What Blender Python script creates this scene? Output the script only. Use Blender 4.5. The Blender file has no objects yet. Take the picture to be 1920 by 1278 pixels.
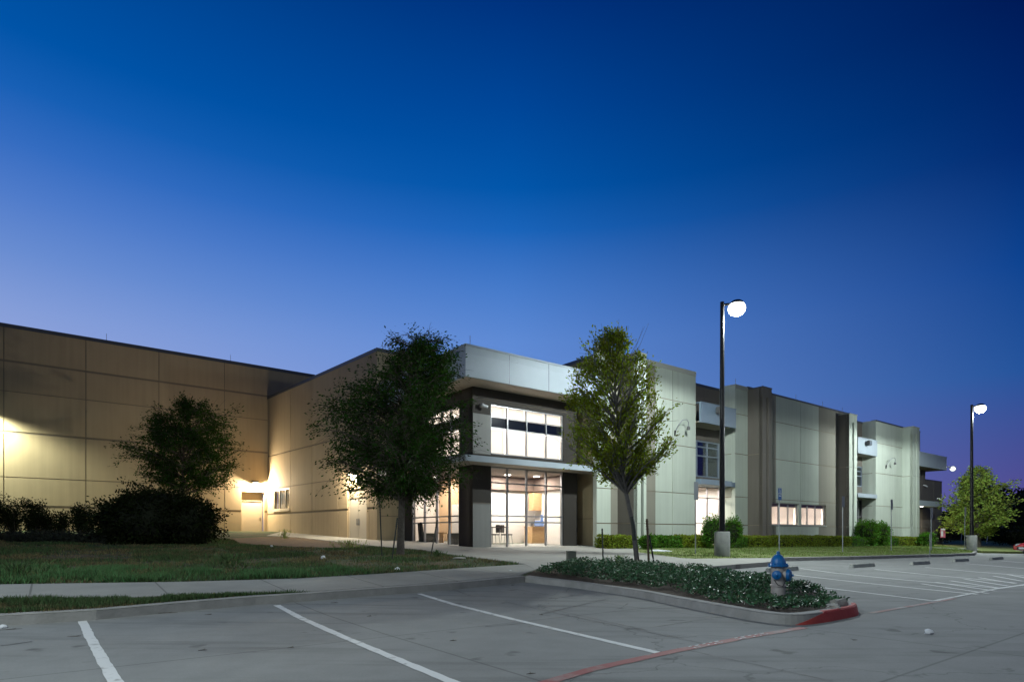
import bpy, bmesh, math, random
import numpy as np
from mathutils import Vector, Matrix, noise
from mathutils.geometry import delaunay_2d_cdt
random.seed(7); RNG = np.random.default_rng(7)
S = bpy.context.scene; COL = S.collection
R = math.radians
# ------------------------------------------------------------------ camera, sky, exposure
FPX, CX, HY, EH = 1136.0, 960.0, 1000.0, 1.25          # focal length, centre and horizon on a 1920 px wide sheet; eye height
cam = bpy.data.cameras.new('camera'); cam.sensor_width = 36; cam.lens = 36*FPX/1920; cam.shift_y = (HY-639)/1920
cam.clip_start = .1; cam.clip_end = 3000
co = bpy.data.objects.new('camera', cam); COL.objects.link(co); co.location = (0, 0, EH); co.rotation_euler = (R(90), 0, 0); S.camera = co
S.view_settings.view_transform = 'Standard'; S.view_settings.look = 'None'; S.view_settings.exposure = 0; S.view_settings.gamma = 1
S.render.engine = 'CYCLES'; S.cycles.max_bounces = 6; S.cycles.transparent_max_bounces = 12
S.cycles.sample_clamp_indirect = 4; S.cycles.caustics_reflective = False; S.cycles.caustics_refractive = False
def lin(r, g, b):
    return tuple(((c/255+.055)/1.055)**2.4 if c > 10.3 else c/255/12.92 for c in (r, g, b)) + (1,)
W = bpy.data.worlds.new('World'); S.world = W; W.use_nodes = True
nt = W.node_tree; nt.nodes.clear(); N = nt.nodes.new; Lk = nt.links.new
wo = N('ShaderNodeOutputWorld'); bg = N('ShaderNodeBackground'); bg.inputs[1].default_value = 1.0; Lk(bg.outputs[0], wo.inputs[0])
tc = N('ShaderNodeTexCoord'); sp = N('ShaderNodeSeparateXYZ'); Lk(tc.outputs['Generated'], sp.inputs[0])
asn = N('ShaderNodeMath'); asn.operation = 'ARCSINE'; Lk(sp.outputs[2], asn.inputs[0])
el = N('ShaderNodeMapRange'); el.inputs[1].default_value = 0; el.inputs[2].default_value = R(45); Lk(asn.outputs[0], el.inputs[0])
at = N('ShaderNodeMath'); at.operation = 'ARCTAN2'; Lk(sp.outputs[0], at.inputs[0]); Lk(sp.outputs[1], at.inputs[1])
az = N('ShaderNodeMapRange'); az.inputs[1].default_value = R(-42); az.inputs[2].default_value = R(42); Lk(at.outputs[0], az.inputs[0])
def ramp(stops):
    n = N('ShaderNodeValToRGB'); e = n.color_ramp.elements; n.color_ramp.interpolation = 'EASE' if False else 'LINEAR'
    e[0].position = stops[0][0]; e[0].color = lin(*stops[0][1]); e[1].position = stops[-1][0]; e[1].color = lin(*stops[-1][1])
    for p, c in stops[1:-1]:
        k = e.new(p); k.color = lin(*c)
    Lk(el.outputs[0], n.inputs[0]); return n
SKY_L = [(0, (168, 174, 216)), (.25, (156, 170, 220)), (.356, (134, 158, 216)), (.44, (106, 141, 209)), (.52, (80, 124, 202)), (.59, (54, 109, 193)), (.66, (24, 96, 182)), (.73, (0, 84, 168)), (1, (0, 54, 124))]
SKY_C = [(0, (128, 142, 208)), (.25, (110, 145, 214)), (.39, (94, 138, 212)), (.48, (72, 124, 203)), (.59, (26, 100, 186)), (.66, (2, 86, 170)), (.78, (0, 70, 152)), (.92, (0, 50, 126)), (1, (0, 40, 110))]
SKY_R = [(0, (92, 72, 138)), (.105, (72, 74, 144)), (.26, (30, 80, 152)), (.42, (0, 62, 140)), (.575, (0, 38, 108)), (.77, (0, 20, 80)), (1, (0, 13, 62))]
rl, rc, rr = ramp(SKY_L), ramp(SKY_C), ramp(SKY_R)
def mr(lo, hi):
    n = N('ShaderNodeMapRange'); n.inputs[1].default_value = lo; n.inputs[2].default_value = hi; Lk(az.outputs[0], n.inputs[0]); return n
m1, m2 = mr(0, .5), mr(.5, 1)
x1 = N('ShaderNodeMix'); x1.data_type = 'RGBA'; Lk(m1.outputs[0], x1.inputs[0]); Lk(rl.outputs[0], x1.inputs[6]); Lk(rc.outputs[0], x1.inputs[7])
x2 = N('ShaderNodeMix'); x2.data_type = 'RGBA'; Lk(m2.outputs[0], x2.inputs[0]); Lk(x1.outputs[2], x2.inputs[6]); Lk(rr.outputs[0], x2.inputs[7])
# the sky away from the afterglow (overhead, and behind the viewer) is darker
zen = N('ShaderNodeMapRange'); zen.inputs[1].default_value = R(44); zen.inputs[2].default_value = R(80); zen.inputs[3].default_value = 1; zen.inputs[4].default_value = .3; Lk(asn.outputs[0], zen.inputs[0])
bhd = N('ShaderNodeMapRange'); bhd.inputs[1].default_value = .45; bhd.inputs[2].default_value = -.3; bhd.inputs[3].default_value = 1; bhd.inputs[4].default_value = .3; Lk(sp.outputs[1], bhd.inputs[0])
mz = N('ShaderNodeMath'); mz.operation = 'MULTIPLY'; Lk(zen.outputs[0], mz.inputs[0]); Lk(bhd.outputs[0], mz.inputs[1])
Lk(x2.outputs[2], bg.inputs[0]); Lk(mz.outputs[0], bg.inputs[1])
# ------------------------------------------------------------------ the site's own frame: p runs along the street front, q away from the lot
D1 = Vector((.7976, .6032)); NN = Vector((-.6032, .7976))
def xy(p, q): return Vector((D1.x*p+NN.x*q, D1.y*p+NN.y*q))
def pq(x, y): return D1.x*x+D1.y*y, NN.x*x+NN.y*y
G_Q = [-1e4, 7, 9, 11, 12.5, 14, 21, 28.6, 43, 1e4]; G_Z = [0, 0, .02, .09, .18, .28, .5, .78, 1.3, 1.3]
def Zf(x, y):
    p, q = pq(x, y)
    return float(np.interp(q, G_Q, G_Z)) - .0085*min(max(p-21, 0), 55)*min(max((q-4)/10, 0), 1)
def ground(px, py, dz=0.0):
    r = (px-CX)/FPX; s = (HY-py)/FPX
    a = 2.0
    while a < 260 and EH+s*a > Zf(r*a, a)+dz: a += .25
    lo, hi = a-.25, a
    for _ in range(20):
        m = (lo+hi)/2
        if EH+s*m > Zf(r*m, m)+dz: lo = m
        else: hi = m
    return Vector((r*hi, hi, Zf(r*hi, hi)+dz))
# ------------------------------------------------------------------ materials
MATS = {}
def mat(name, c1, c2=None, scale=6.0, rough=.7, bump=0.0, bscale=None, metal=0.0, island=0.0, emit=None, trans=0.0, spec=.5, detail=6, stretch=None, c3=None):
    if name in MATS: return MATS[name]
    m = bpy.data.materials.new(name); m.use_nodes = True; t = m.node_tree; n = t.nodes; l = t.links; b = n['Principled BSDF']
    b.inputs['Roughness'].default_value = rough; b.inputs['Metallic'].default_value = metal; b.inputs['Specular IOR Level'].default_value = spec
    co_ = n.new('ShaderNodeTexCoord'); src = co_.outputs['Object']
    if stretch:
        mp = n.new('ShaderNodeMapping'); mp.inputs['Scale'].default_value = stretch; l.new(src, mp.inputs[0]); src = mp.outputs[0]
    c1 = tuple(c1)+(1,); out = None
    if c2:
        no = n.new('ShaderNodeTexNoise'); no.inputs['Scale'].default_value = scale; no.inputs['Detail'].default_value = detail; no.inputs['Roughness'].default_value = .6; l.new(src, no.inputs[0])
        rp = n.new('ShaderNodeValToRGB'); rp.color_ramp.elements[0].position = .34; rp.color_ramp.elements[1].position = .66
        rp.color_ramp.elements[0].color = c1; rp.color_ramp.elements[1].color = tuple(c2)+(1,)
        if c3:
            e = rp.color_ramp.elements.new(.5); e.color = tuple(c3)+(1,)
        l.new(no.outputs[0], rp.inputs[0]); out = rp.outputs[0]
    if island:
        ge = n.new('ShaderNodeNewGeometry'); mrg = n.new('ShaderNodeMapRange'); mrg.inputs[3].default_value = 1-island; mrg.inputs[4].default_value = 1+island
        l.new(ge.outputs['Random Per Island'], mrg.inputs[0]); hs = n.new('ShaderNodeHueSaturation'); l.new(mrg.outputs[0], hs.inputs['Value'])
        hm = n.new('ShaderNodeMath'); hm.operation = 'MULTIPLY_ADD'; hm.inputs[1].default_value = .05*min(island, .6)/.4; hm.inputs[2].default_value = .5-.025*min(island, .6)/.4
        if island > .15: l.new(ge.outputs['Random Per Island'], hm.inputs[0]); l.new(hm.outputs[0], hs.inputs['Hue'])
        if out: l.new(out, hs.inputs['Color'])
        else: hs.inputs['Color'].default_value = c1
        out = hs.outputs[0]
    if out: l.new(out, b.inputs['Base Color'])
    else: b.inputs['Base Color'].default_value = c1
    if bump:
        nb = n.new('ShaderNodeTexNoise'); nb.inputs['Scale'].default_value = bscale or scale*8; nb.inputs['Detail'].default_value = 5; l.new(src, nb.inputs[0])
        bp = n.new('ShaderNodeBump'); bp.inputs['Strength'].default_value = bump; bp.inputs['Distance'].default_value = .02; l.new(nb.outputs[0], bp.inputs['Height']); l.new(bp.outputs[0], b.inputs['Normal'])
    if emit:
        b.inputs['Emission Color'].default_value = tuple(emit[0])+(1,); b.inputs['Emission Strength'].default_value = emit[1]
    if trans:
        o = n['Material Output']; tr = n.new('ShaderNodeBsdfTranslucent'); mx = n.new('ShaderNodeMixShader'); mx.inputs[0].default_value = trans
        if out: l.new(out, tr.inputs[0])
        else: tr.inputs[0].default_value = c1
        l.new(b.outputs[0], mx.inputs[1]); l.new(tr.outputs[0], mx.inputs[2]); l.new(mx.outputs[0], o.inputs[0])
    MATS[name] = m; return m
def glass(name, tint=(1, 1, 1), refl=.12, rough=.02):
    m = bpy.data.materials.new(name); m.use_nodes = True; n = m.node_tree.nodes; l = m.node_tree.links
    n.remove(n['Principled BSDF']); o = n['Material Output']
    tr = n.new('ShaderNodeBsdfTransparent'); tr.inputs[0].default_value = tuple(tint)+(1,)
    gl = n.new('ShaderNodeBsdfGlossy'); gl.inputs['Roughness'].default_value = rough
    lw = n.new('ShaderNodeLayerWeight'); lw.inputs[0].default_value = .5; fr = n.new('ShaderNodeMath'); fr.operation = 'POWER'; fr.inputs[1].default_value = 5; l.new(lw.outputs['Facing'], fr.inputs[0])
    no = n.new('ShaderNodeTexNoise'); no.inputs['Scale'].default_value = .8; bp = n.new('ShaderNodeBump'); bp.inputs['Strength'].default_value = .04
    l.new(no.outputs[0], bp.inputs['Height']); l.new(bp.outputs[0], gl.inputs['Normal'])
    ad = n.new('ShaderNodeMath'); ad.operation = 'ADD'; ad.inputs[1].default_value = refl-.04; l.new(fr.outputs[0], ad.inputs[0]); ad.use_clamp = True
    mx = n.new('ShaderNodeMixShader'); l.new(ad.outputs[0], mx.inputs[0]); l.new(tr.outputs[0], mx.inputs[1]); l.new(gl.outputs[0], mx.inputs[2]); l.new(mx.outputs[0], o.inputs[0])
    MATS[name] = m; return m
def wallmat(name, c, rough=.8):
    """painted tilt-up concrete: faint blotches, faint vertical run marks, small tone shift panel to panel"""
    m = bpy.data.materials.new(name); m.use_nodes = True; t = m.node_tree; n = t.nodes; l = t.links; b = n['Principled BSDF']
    b.inputs['Roughness'].default_value = rough; tc_ = n.new('ShaderNodeTexCoord')
    a = n.new('ShaderNodeTexNoise'); a.inputs['Scale'].default_value = .6; a.inputs['Detail'].default_value = 7; l.new(tc_.outputs['Object'], a.inputs[0])
    mp = n.new('ShaderNodeMapping'); mp.inputs['Scale'].default_value = (5, 5, .22); l.new(tc_.outputs['Object'], mp.inputs[0])
    s = n.new('ShaderNodeTexNoise'); s.inputs['Scale'].default_value = 1.0; s.inputs['Detail'].default_value = 6; l.new(mp.outputs[0], s.inputs[0])
    ge = n.new('ShaderNodeNewGeometry')
    def mm(op, x, y):
        k = n.new('ShaderNodeMath'); k.operation = op
        for i, v in enumerate((x, y)):
            if isinstance(v, (int, float)): k.inputs[i].default_value = v
            else: l.new(v, k.inputs[i])
        return k.outputs[0]
    v = mm('ADD', mm('MULTIPLY', a.outputs[0], .24), mm('MULTIPLY', s.outputs[0], .26))
    v = mm('ADD', v, mm('MULTIPLY', ge.outputs['Random Per Island'], .10)); v = mm('ADD', v, .70)
    hs = n.new('ShaderNodeHueSaturation'); hs.inputs['Color'].default_value = tuple(c)+(1,); l.new(v, hs.inputs['Value']); l.new(hs.outputs[0], b.inputs['Base Color'])
    f = n.new('ShaderNodeTexNoise'); f.inputs['Scale'].default_value = 40; bp = n.new('ShaderNodeBump'); bp.inputs['Strength'].default_value = .12; bp.inputs['Distance'].default_value = .01
    l.new(tc_.outputs['Object'], f.inputs[0]); l.new(f.outputs[0], bp.inputs['Height']); l.new(bp.outputs[0], b.inputs['Normal'])
    MATS[name] = m; return m
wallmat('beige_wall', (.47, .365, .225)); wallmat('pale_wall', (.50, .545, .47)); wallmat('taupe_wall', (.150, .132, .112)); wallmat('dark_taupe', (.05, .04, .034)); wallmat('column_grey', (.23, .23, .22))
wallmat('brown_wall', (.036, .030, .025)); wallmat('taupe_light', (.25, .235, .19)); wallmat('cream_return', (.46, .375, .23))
mat('coping_metal', (.10, .11, .13), rough=.45, metal=.4)
mat('pale_coping', (.42, .43, .38), rough=.6)
mat('fascia_metal', (.34, .39, .44), (.37, .42, .47), 1.5, rough=.6, spec=.3)
mat('fascia_blue', (.17, .22, .29), (.18, .24, .31), 1.5, rough=.55)
mat('soffit', (.36, .31, .25), (.40, .35, .29), 2, rough=.7)
mat('alu', (.34, .34, .35), rough=.4, metal=.5); mat('alu_blue', (.30, .35, .42), rough=.4, metal=.4)
mat('dark_panel', (.006, .008, .014), rough=.15); mat('roof_felt', (.09, .09, .09), (.12, .12, .12), 3, rough=.9)
mat('in_wall', (.78, .75, .70), (.80, .77, .72), 2, rough=.8); mat('in_orange', (.72, .50, .30), rough=.8); mat('in_floor', (.42, .33, .25), (.5, .4, .3), 3, rough=.35)
mat('in_ceiling', (.36, .31, .28), rough=.9); mat('in_brown', (.16, .12, .10), rough=.8); mat('wood', (.58, .36, .17), (.66, .43, .22), 3, rough=.5, stretch=(1, 1, 6))
mat('door_paint', (.40, .33, .23), rough=.5); mat('door_pale', (.56, .50, .40), rough=.45); mat('shade_fabric', (.80, .76, .72), rough=.9, trans=.55); mat('blind_slat', (.32, .29, .22), rough=.6)
mat('concrete_curb', (.24, .24, .225), (.32, .315, .30), 3, rough=.85, bump=.35, c3=(.28, .275, .26)); mat('red_paint', (.36, .035, .03), (.44, .06, .045), 5, rough=.7, bump=.3)
mat('white_paint', (.60, .62, .62), (.72, .73, .73), 9, rough=.7, bump=.2); mat('pole_dark', (.018, .017, .016), rough=.35, metal=.3); mat('pier_concrete', (.30, .31, .29), (.38, .39, .36), 5, rough=.9, bump=.4)
mat('galv', (.30, .32, .34), (.36, .38, .40), 20, rough=.5, metal=.5); mat('sign_grey', (.22, .235, .25), rough=.5, metal=.3); mat('sign_blue', (.02, .09, .28), rough=.4); mat('sign_white', (.75, .76, .78), rough=.5)
mat('black_metal', (.012, .012, .012), rough=.5); mat('fixture_grey', (.09, .09, .09), rough=.5); mat('cam_white', (.75, .76, .78), rough=.4)
mat('lamp_glass', (.9, .9, .9), emit=((.95, 1.0, .95), 5)); mat('warm_lens', (.9, .8, .6), emit=((1.0, .80, .50), 45)); mat('green_lens', (.9, .9, .7), emit=((.92, 1.0, .70), 40)); mat('soft_lens', (.9, .9, .9), emit=((1, .95, .85), 8))
mat('end_lens', (.9, .9, .9), emit=((.9, .95, 1), 1.6))
mat('bark', (.055, .045, .036), (.10, .085, .07), 14, rough=.9, bump=.6); mat('bark_grey', (.085, .080, .078), (.13, .12, .115), 12, rough=.9, bump=.5)
mat('stake_metal', (.02, .028, .025), rough=.6); mat('stake_rust', (.09, .06, .04), rough=.8)
mat('leaf_dark', (.024, .058, .005), island=.6, rough=.6, trans=.3, spec=.12); mat('leaf_young', (.17, .21, .015), island=.5, rough=.55, trans=.45, spec=.15); mat('leaf_far', (.26, .34, .06), island=.45, rough=.6, trans=.35, spec=.1)
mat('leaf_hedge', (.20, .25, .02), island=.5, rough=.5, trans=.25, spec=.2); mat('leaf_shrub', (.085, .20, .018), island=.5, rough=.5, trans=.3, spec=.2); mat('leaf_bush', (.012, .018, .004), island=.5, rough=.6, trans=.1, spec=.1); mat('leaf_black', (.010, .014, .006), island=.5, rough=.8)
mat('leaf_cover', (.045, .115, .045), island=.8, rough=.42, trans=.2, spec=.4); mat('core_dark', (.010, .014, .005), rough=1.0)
mat('blade', (.060, .105, .030), island=.6, rough=.7, trans=.3); mat('blade_dry', (.14, .115, .05), island=.5, rough=.8, trans=.2)
mat('mulch', (.035, .024, .016), (.075, .052, .035), 8, rough=1, bump=.8); mat('dirt', (.10, .065, .04), (.16, .11, .07), 3, rough=1, bump=.6)
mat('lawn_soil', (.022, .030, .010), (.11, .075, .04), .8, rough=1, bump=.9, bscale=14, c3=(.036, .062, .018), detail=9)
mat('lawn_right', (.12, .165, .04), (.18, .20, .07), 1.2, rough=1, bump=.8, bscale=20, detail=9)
mat('paper', (.7, .72, .74), rough=.8); mat('stone', (.30, .29, .26), (.4, .39, .35), 9, rough=.9, bump=.5); mat('twig', (.05, .035, .02), rough=.9)
mat('hydrant_blue', (.004, .12, .36), (.006, .15, .42), 14, rough=.38, bump=.15); mat('hydrant_silver', (.34, .31, .29), (.42, .39, .37), 12, rough=.55, bump=.25, metal=.15)
mat('car_red', (.26, .008, .012), rough=.2); mat('tyre', (.015, .015, .015), rough=.9); mat('rim', (.4, .4, .42), rough=.3, metal=.8); mat('car_glass', (.01, .012, .015), rough=.05); mat('headlight', (.35, .36, .38), rough=.1)
mat('chair_black', (.02, .02, .018), rough=.6); mat('appliance', (.15, .25, .5), rough=.4); mat('box_green', (.10, .115, .095), (.13, .14, .12), 8, rough=.8, bump=.3)
mat('pink_sign', (.62, .16, .22), rough=.5)
glass('clear_glass', refl=.07); glass('tint_glass', tint=(.75, .8, .85), refl=.2)
def slabmat(name, base, joint_p=None, joint_q=None, var=.30, streak=True, jd=.45):
    """poured concrete with saw-cut joints every few metres, tyre-dark patches, small pits"""
    m = bpy.data.materials.new(name); m.use_nodes = True; t = m.node_tree; n = t.nodes; l = t.links; b = n['Principled BSDF']
    ge = n.new('ShaderNodeNewGeometry')
    mp = n.new('ShaderNodeMapping'); mp.vector_type = 'POINT'; mp.inputs['Rotation'].default_value = (0, 0, -math.atan2(D1.y, D1.x)); l.new(ge.outputs['Position'], mp.inputs[0])
    se = n.new('ShaderNodeSeparateXYZ'); l.new(mp.outputs[0], se.inputs[0])
    def mm(op, x, y=0.0, z=0.0):
        k = n.new('ShaderNodeMath'); k.operation = op
        for i, v in enumerate((x, y, z)):
            if isinstance(v, (int, float)): k.inputs[i].default_value = v
            else: l.new(v, k.inputs[i])
        return k.outputs[0]
    def nz(scale, detail, src, rgh=.6):
        k = n.new('ShaderNodeTexNoise'); k.inputs['Scale'].default_value = scale; k.inputs['Detail'].default_value = detail; k.inputs['Roughness'].default_value = rgh; l.new(src, k.inputs[0]); return k.outputs[0]
    v = mm('MULTIPLY_ADD', nz(.35, 8, mp.outputs[0]), var*2, 1-var)
    v = mm('MULTIPLY', v, mm('MULTIPLY_ADD', nz(2.2, 8, mp.outputs[0]), .34, .83))
    v = mm('MULTIPLY', v, mm('MULTIPLY_ADD', nz(38, 6, mp.outputs[0], .8), .5, .75))
    if streak:
        m2_ = n.new('ShaderNodeMapping'); m2_.inputs['Rotation'].default_value = (0, 0, -1.05); m2_.inputs['Scale'].default_value = (.22, 2.6, 1); l.new(ge.outputs['Position'], m2_.inputs[0])
        st = n.new('ShaderNodeMapRange'); st.inputs[1].default_value = .52; st.inputs[2].default_value = .72; st.inputs[3].default_value = 1; st.inputs[4].default_value = .66; l.new(nz(1, 5, m2_.outputs[0]), st.inputs[0]); v = mm('MULTIPLY', v, st.outputs[0])
        ol = n.new('ShaderNodeMapRange'); ol.inputs[1].default_value = .66; ol.inputs[2].default_value = .74; ol.inputs[3].default_value = 1; ol.inputs[4].default_value = .55; l.new(nz(1.9, 2, mp.outputs[0]), ol.inputs[0]); v = mm('MULTIPLY', v, ol.outputs[0])
        # hairline cracks
        vo = n.new('ShaderNodeTexVoronoi'); vo.feature = 'DISTANCE_TO_EDGE'; vo.inputs['Scale'].default_value = .16
        wv = n.new('ShaderNodeVectorMath'); wv.operation = 'ADD'; nn = n.new('ShaderNodeTexNoise'); nn.inputs['Scale'].default_value = 1.3; nn.inputs['Detail'].default_value = 5; l.new(mp.outputs[0], nn.inputs[0])
        l.new(mp.outputs[0], wv.inputs[0]); l.new(nn.outputs['Color'], wv.inputs[1]); l.new(wv.outputs[0], vo.inputs['Vector'])
        ck = n.new('ShaderNodeMapRange'); ck.inputs[1].default_value = 0; ck.inputs[2].default_value = .0025; ck.inputs[3].default_value = .62; ck.inputs[4].default_value = 1; l.new(vo.outputs['Distance'], ck.inputs[0]); v = mm('MULTIPLY', v, ck.outputs[0])
    for comp, (per, off) in ((0, joint_p or (0, 0)), (1, joint_q or (0, 0))):
        if per:
            f = mm('FRACT', mm('DIVIDE', mm('ADD', se.outputs[comp], 1000*per+off), per))
            d = mm('MULTIPLY', mm('MINIMUM', f, mm('SUBTRACT', 1, f)), per)
            k = n.new('ShaderNodeMapRange'); k.inputs[1].default_value = .008; k.inputs[2].default_value = .02; k.inputs[3].default_value = jd; k.inputs[4].default_value = 1; l.new(d, k.inputs[0]); v = mm('MULTIPLY', v, k.outputs[0])
    hs = n.new('ShaderNodeHueSaturation'); hs.inputs['Color'].default_value = tuple(base)+(1,); l.new(v, hs.inputs['Value']); l.new(hs.outputs[0], b.inputs['Base Color'])
    b.inputs['Roughness'].default_value = .8; b.inputs['Specular IOR Level'].default_value = .15
    bp = n.new('ShaderNodeBump'); bp.inputs['Strength'].default_value = .25; bp.inputs['Distance'].default_value = .006; l.new(nz(90, 4, mp.outputs[0]), bp.inputs['Height']); l.new(bp.outputs[0], b.inputs['Normal'])
    MATS[name] = m; return m
slabmat('lot_concrete', (.235, .24, .235), (4.6, 1.3), (4.6, 2.4), jd=.66); slabmat('walk_concrete', (.29, .29, .27), (1.8, .3), None, var=.12, streak=False, jd=.55); slabmat('plaza_concrete', (.33, .325, .30), (3.0, .3), (3.0, .7), var=.12, streak=False, jd=.6)
# ------------------------------------------------------------------ mesh helpers
class MB:
    def __init__(s): s.v = []; s.f = []
    def add(s, vs, fs):
        k = len(s.v); s.v += [tuple(v) for v in vs]; s.f += [tuple(i+k for i in f) for f in fs]; return s
    def hexa(s, b4, t4):
        return s.add(list(b4)+list(t4), [(3, 2, 1, 0), (4, 5, 6, 7), (0, 1, 5, 4), (1, 2, 6, 5), (2, 3, 7, 6), (3, 0, 4, 7)])
    def box(s, x0, x1, y0, y1, z0, z1):
        return s.hexa([(x0, y0, z0), (x1, y0, z0), (x1, y1, z0), (x0, y1, z0)], [(x0, y0, z1), (x1, y0, z1), (x1, y1, z1), (x0, y1, z1)])
    def pqbox(s, p0, p1, q0, q1, z0, z1):
        c = [xy(p0, q0), xy(p1, q0), xy(p1, q1), xy(p0, q1)]
        return s.hexa([(a.x, a.y, z0) for a in c], [(a.x, a.y, z1) for a in c])
    def prism(s, poly, z0, z1):
        n = len(poly); a = sum(poly[i][0]*poly[(i+1) % n][1]-poly[(i+1) % n][0]*poly[i][1] for i in range(n))
        if a < 0: poly = poly[::-1]
        vs = [(p[0], p[1], z0) for p in poly]+[(p[0], p[1], z1) for p in poly]
        return s.add(vs, [tuple(range(n-1, -1, -1)), tuple(range(n, 2*n))]+[(i, (i+1) % n, n+(i+1) % n, n+i) for i in range(n)])
    def tube(s, pts, rad, sides=8, caps=True):
        pts = [Vector(p) for p in pts]; n = len(pts)
        if not hasattr(rad, '__len__'): rad = [rad]*n
        up = Vector((0, 0, 1)); vs = []; prev = None
        for i, p in enumerate(pts):
            d = (pts[min(i+1, n-1)]-pts[max(i-1, 0)])
            d = d.normalized() if d.length > 1e-9 else up
            if prev is None: a = d.orthogonal().normalized()
            else:
                a = prev-d*prev.dot(d); a = a.normalized() if a.length > 1e-6 else d.orthogonal().normalized()
            prev = a; b = d.cross(a)
            vs += [p+(a*math.cos(2*math.pi*k/sides)+b*math.sin(2*math.pi*k/sides))*rad[i] for k in range(sides)]
        fs = [(i*sides+k, i*sides+(k+1) % sides, (i+1)*sides+(k+1) % sides, (i+1)*sides+k) for i in range(n-1) for k in range(sides)]
        if caps: fs += [tuple(range(sides-1, -1, -1)), tuple((n-1)*sides+k for k in range(sides))]
        return s.add(vs, fs)
    def lathe(s, prof, c=(0, 0, 0), sides=20, axis='z'):
        vs = []
        for r, h in prof:
            for k in range(sides):
                a = 2*math.pi*k/sides; x, y = r*math.cos(a), r*math.sin(a)
                v = (x, y, h) if axis == 'z' else ((h, x, y) if axis == 'x' else (y, h, x))
                vs.append((c[0]+v[0], c[1]+v[1], c[2]+v[2]))
        n = len(prof)
        fs = [(i*sides+k, i*sides+(k+1) % sides, (i+1)*sides+(k+1) % sides, (i+1)*sides+k) for i in range(n-1) for k in range(sides)]
        fs += [tuple(range(sides-1, -1, -1)), tuple((n-1)*sides+k for k in range(sides))]
        return s.add(vs, fs)
OFF = {}
def tag(o, label=None, cat=None, group=None, kind=None):
    for k, v in (('label', label), ('category', cat), ('group', group), ('kind', kind)):
        if v: o[k] = v
    return o
def thing(name, label, cat, loc, rotz=0, group=None, kind=None):
    o = bpy.data.objects.new(name, None); COL.objects.link(o); o.empty_display_size = .2; o.location = loc; o.rotation_euler = (0, 0, rotz)
    OFF[o] = Vector(loc); return tag(o, label, cat, group, kind)
def build(mb, name, material, parent=None, local=False, smooth=False, label=None, bevel=0.0):
    """one mesh object; world-coordinate vertices unless local"""
    off = Vector((0, 0, 0)) if (local or parent is None) else OFF[parent]
    me = bpy.data.meshes.new(name)
    if isinstance(mb, MB): vs, fs = mb.v, mb.f
    else: vs, fs = mb
    if off.length: vs = [(v[0]-off.x, v[1]-off.y, v[2]-off.z) for v in vs]
    me.from_pydata(vs, [], fs); me.validate()
    bm = bmesh.new(); bm.from_mesh(me); 
    if len(fs) < 20000: bmesh.ops.recalc_face_normals(bm, faces=bm.faces)
    if bevel: bmesh.ops.remove_doubles(bm, verts=bm.verts, dist=1e-5); bmesh.ops.bevel(bm, geom=[e for e in bm.edges if e.is_manifold and e.calc_face_angle(0) > .5], offset=bevel, segments=2, affect='EDGES', clamp_overlap=True)
    bm.to_mesh(me); bm.free()
    me.materials.append(MATS[material])
    if smooth:
        for p in me.polygons: p.use_smooth = True
        try: me.set_sharp_from_angle(angle=R(40))
        except Exception: pass
    o = bpy.data.objects.new(name, me); COL.objects.link(o)
    if parent: o.parent = parent
    OFF[o] = off
    if label: o['label'] = label
    return o
def dup(root, loc, rotz=None, label=None):
    def cp(o, par):
        c = o.copy(); COL.objects.link(c)
        if par: c.parent = par
        for k in [x for x in bpy.data.objects if x.parent == o]: cp(k, c)
        return c
    r = cp(root, None); r.location = loc
    if rotz is not None: r.rotation_euler = (0, 0, rotz)
    if label: r['label'] = label
    return r
def lamp(name, kind, loc, power, color, size=.15, spot=None, target=None, parent=None, blend=.4, sy=None):
    l = bpy.data.lights.new(name, kind); l.energy = power; l.color = color
    if kind == 'AREA':
        l.size = size
        if sy: l.shape = 'RECTANGLE'; l.size_y = sy
    else: l.shadow_soft_size = size
    if kind == 'SPOT': l.spot_size = spot; l.spot_blend = blend
    o = bpy.data.objects.new(name, l); COL.objects.link(o); o.location = loc
    d = (Vector(target)-Vector(loc)) if target else Vector((0, 0, -1))
    o.rotation_euler = d.to_track_quat('-Z', 'Y').to_euler()
    if kind == 'AREA': o.rotation_euler = (0, 0, math.atan2(D1.y, D1.x))
    return o
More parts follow.
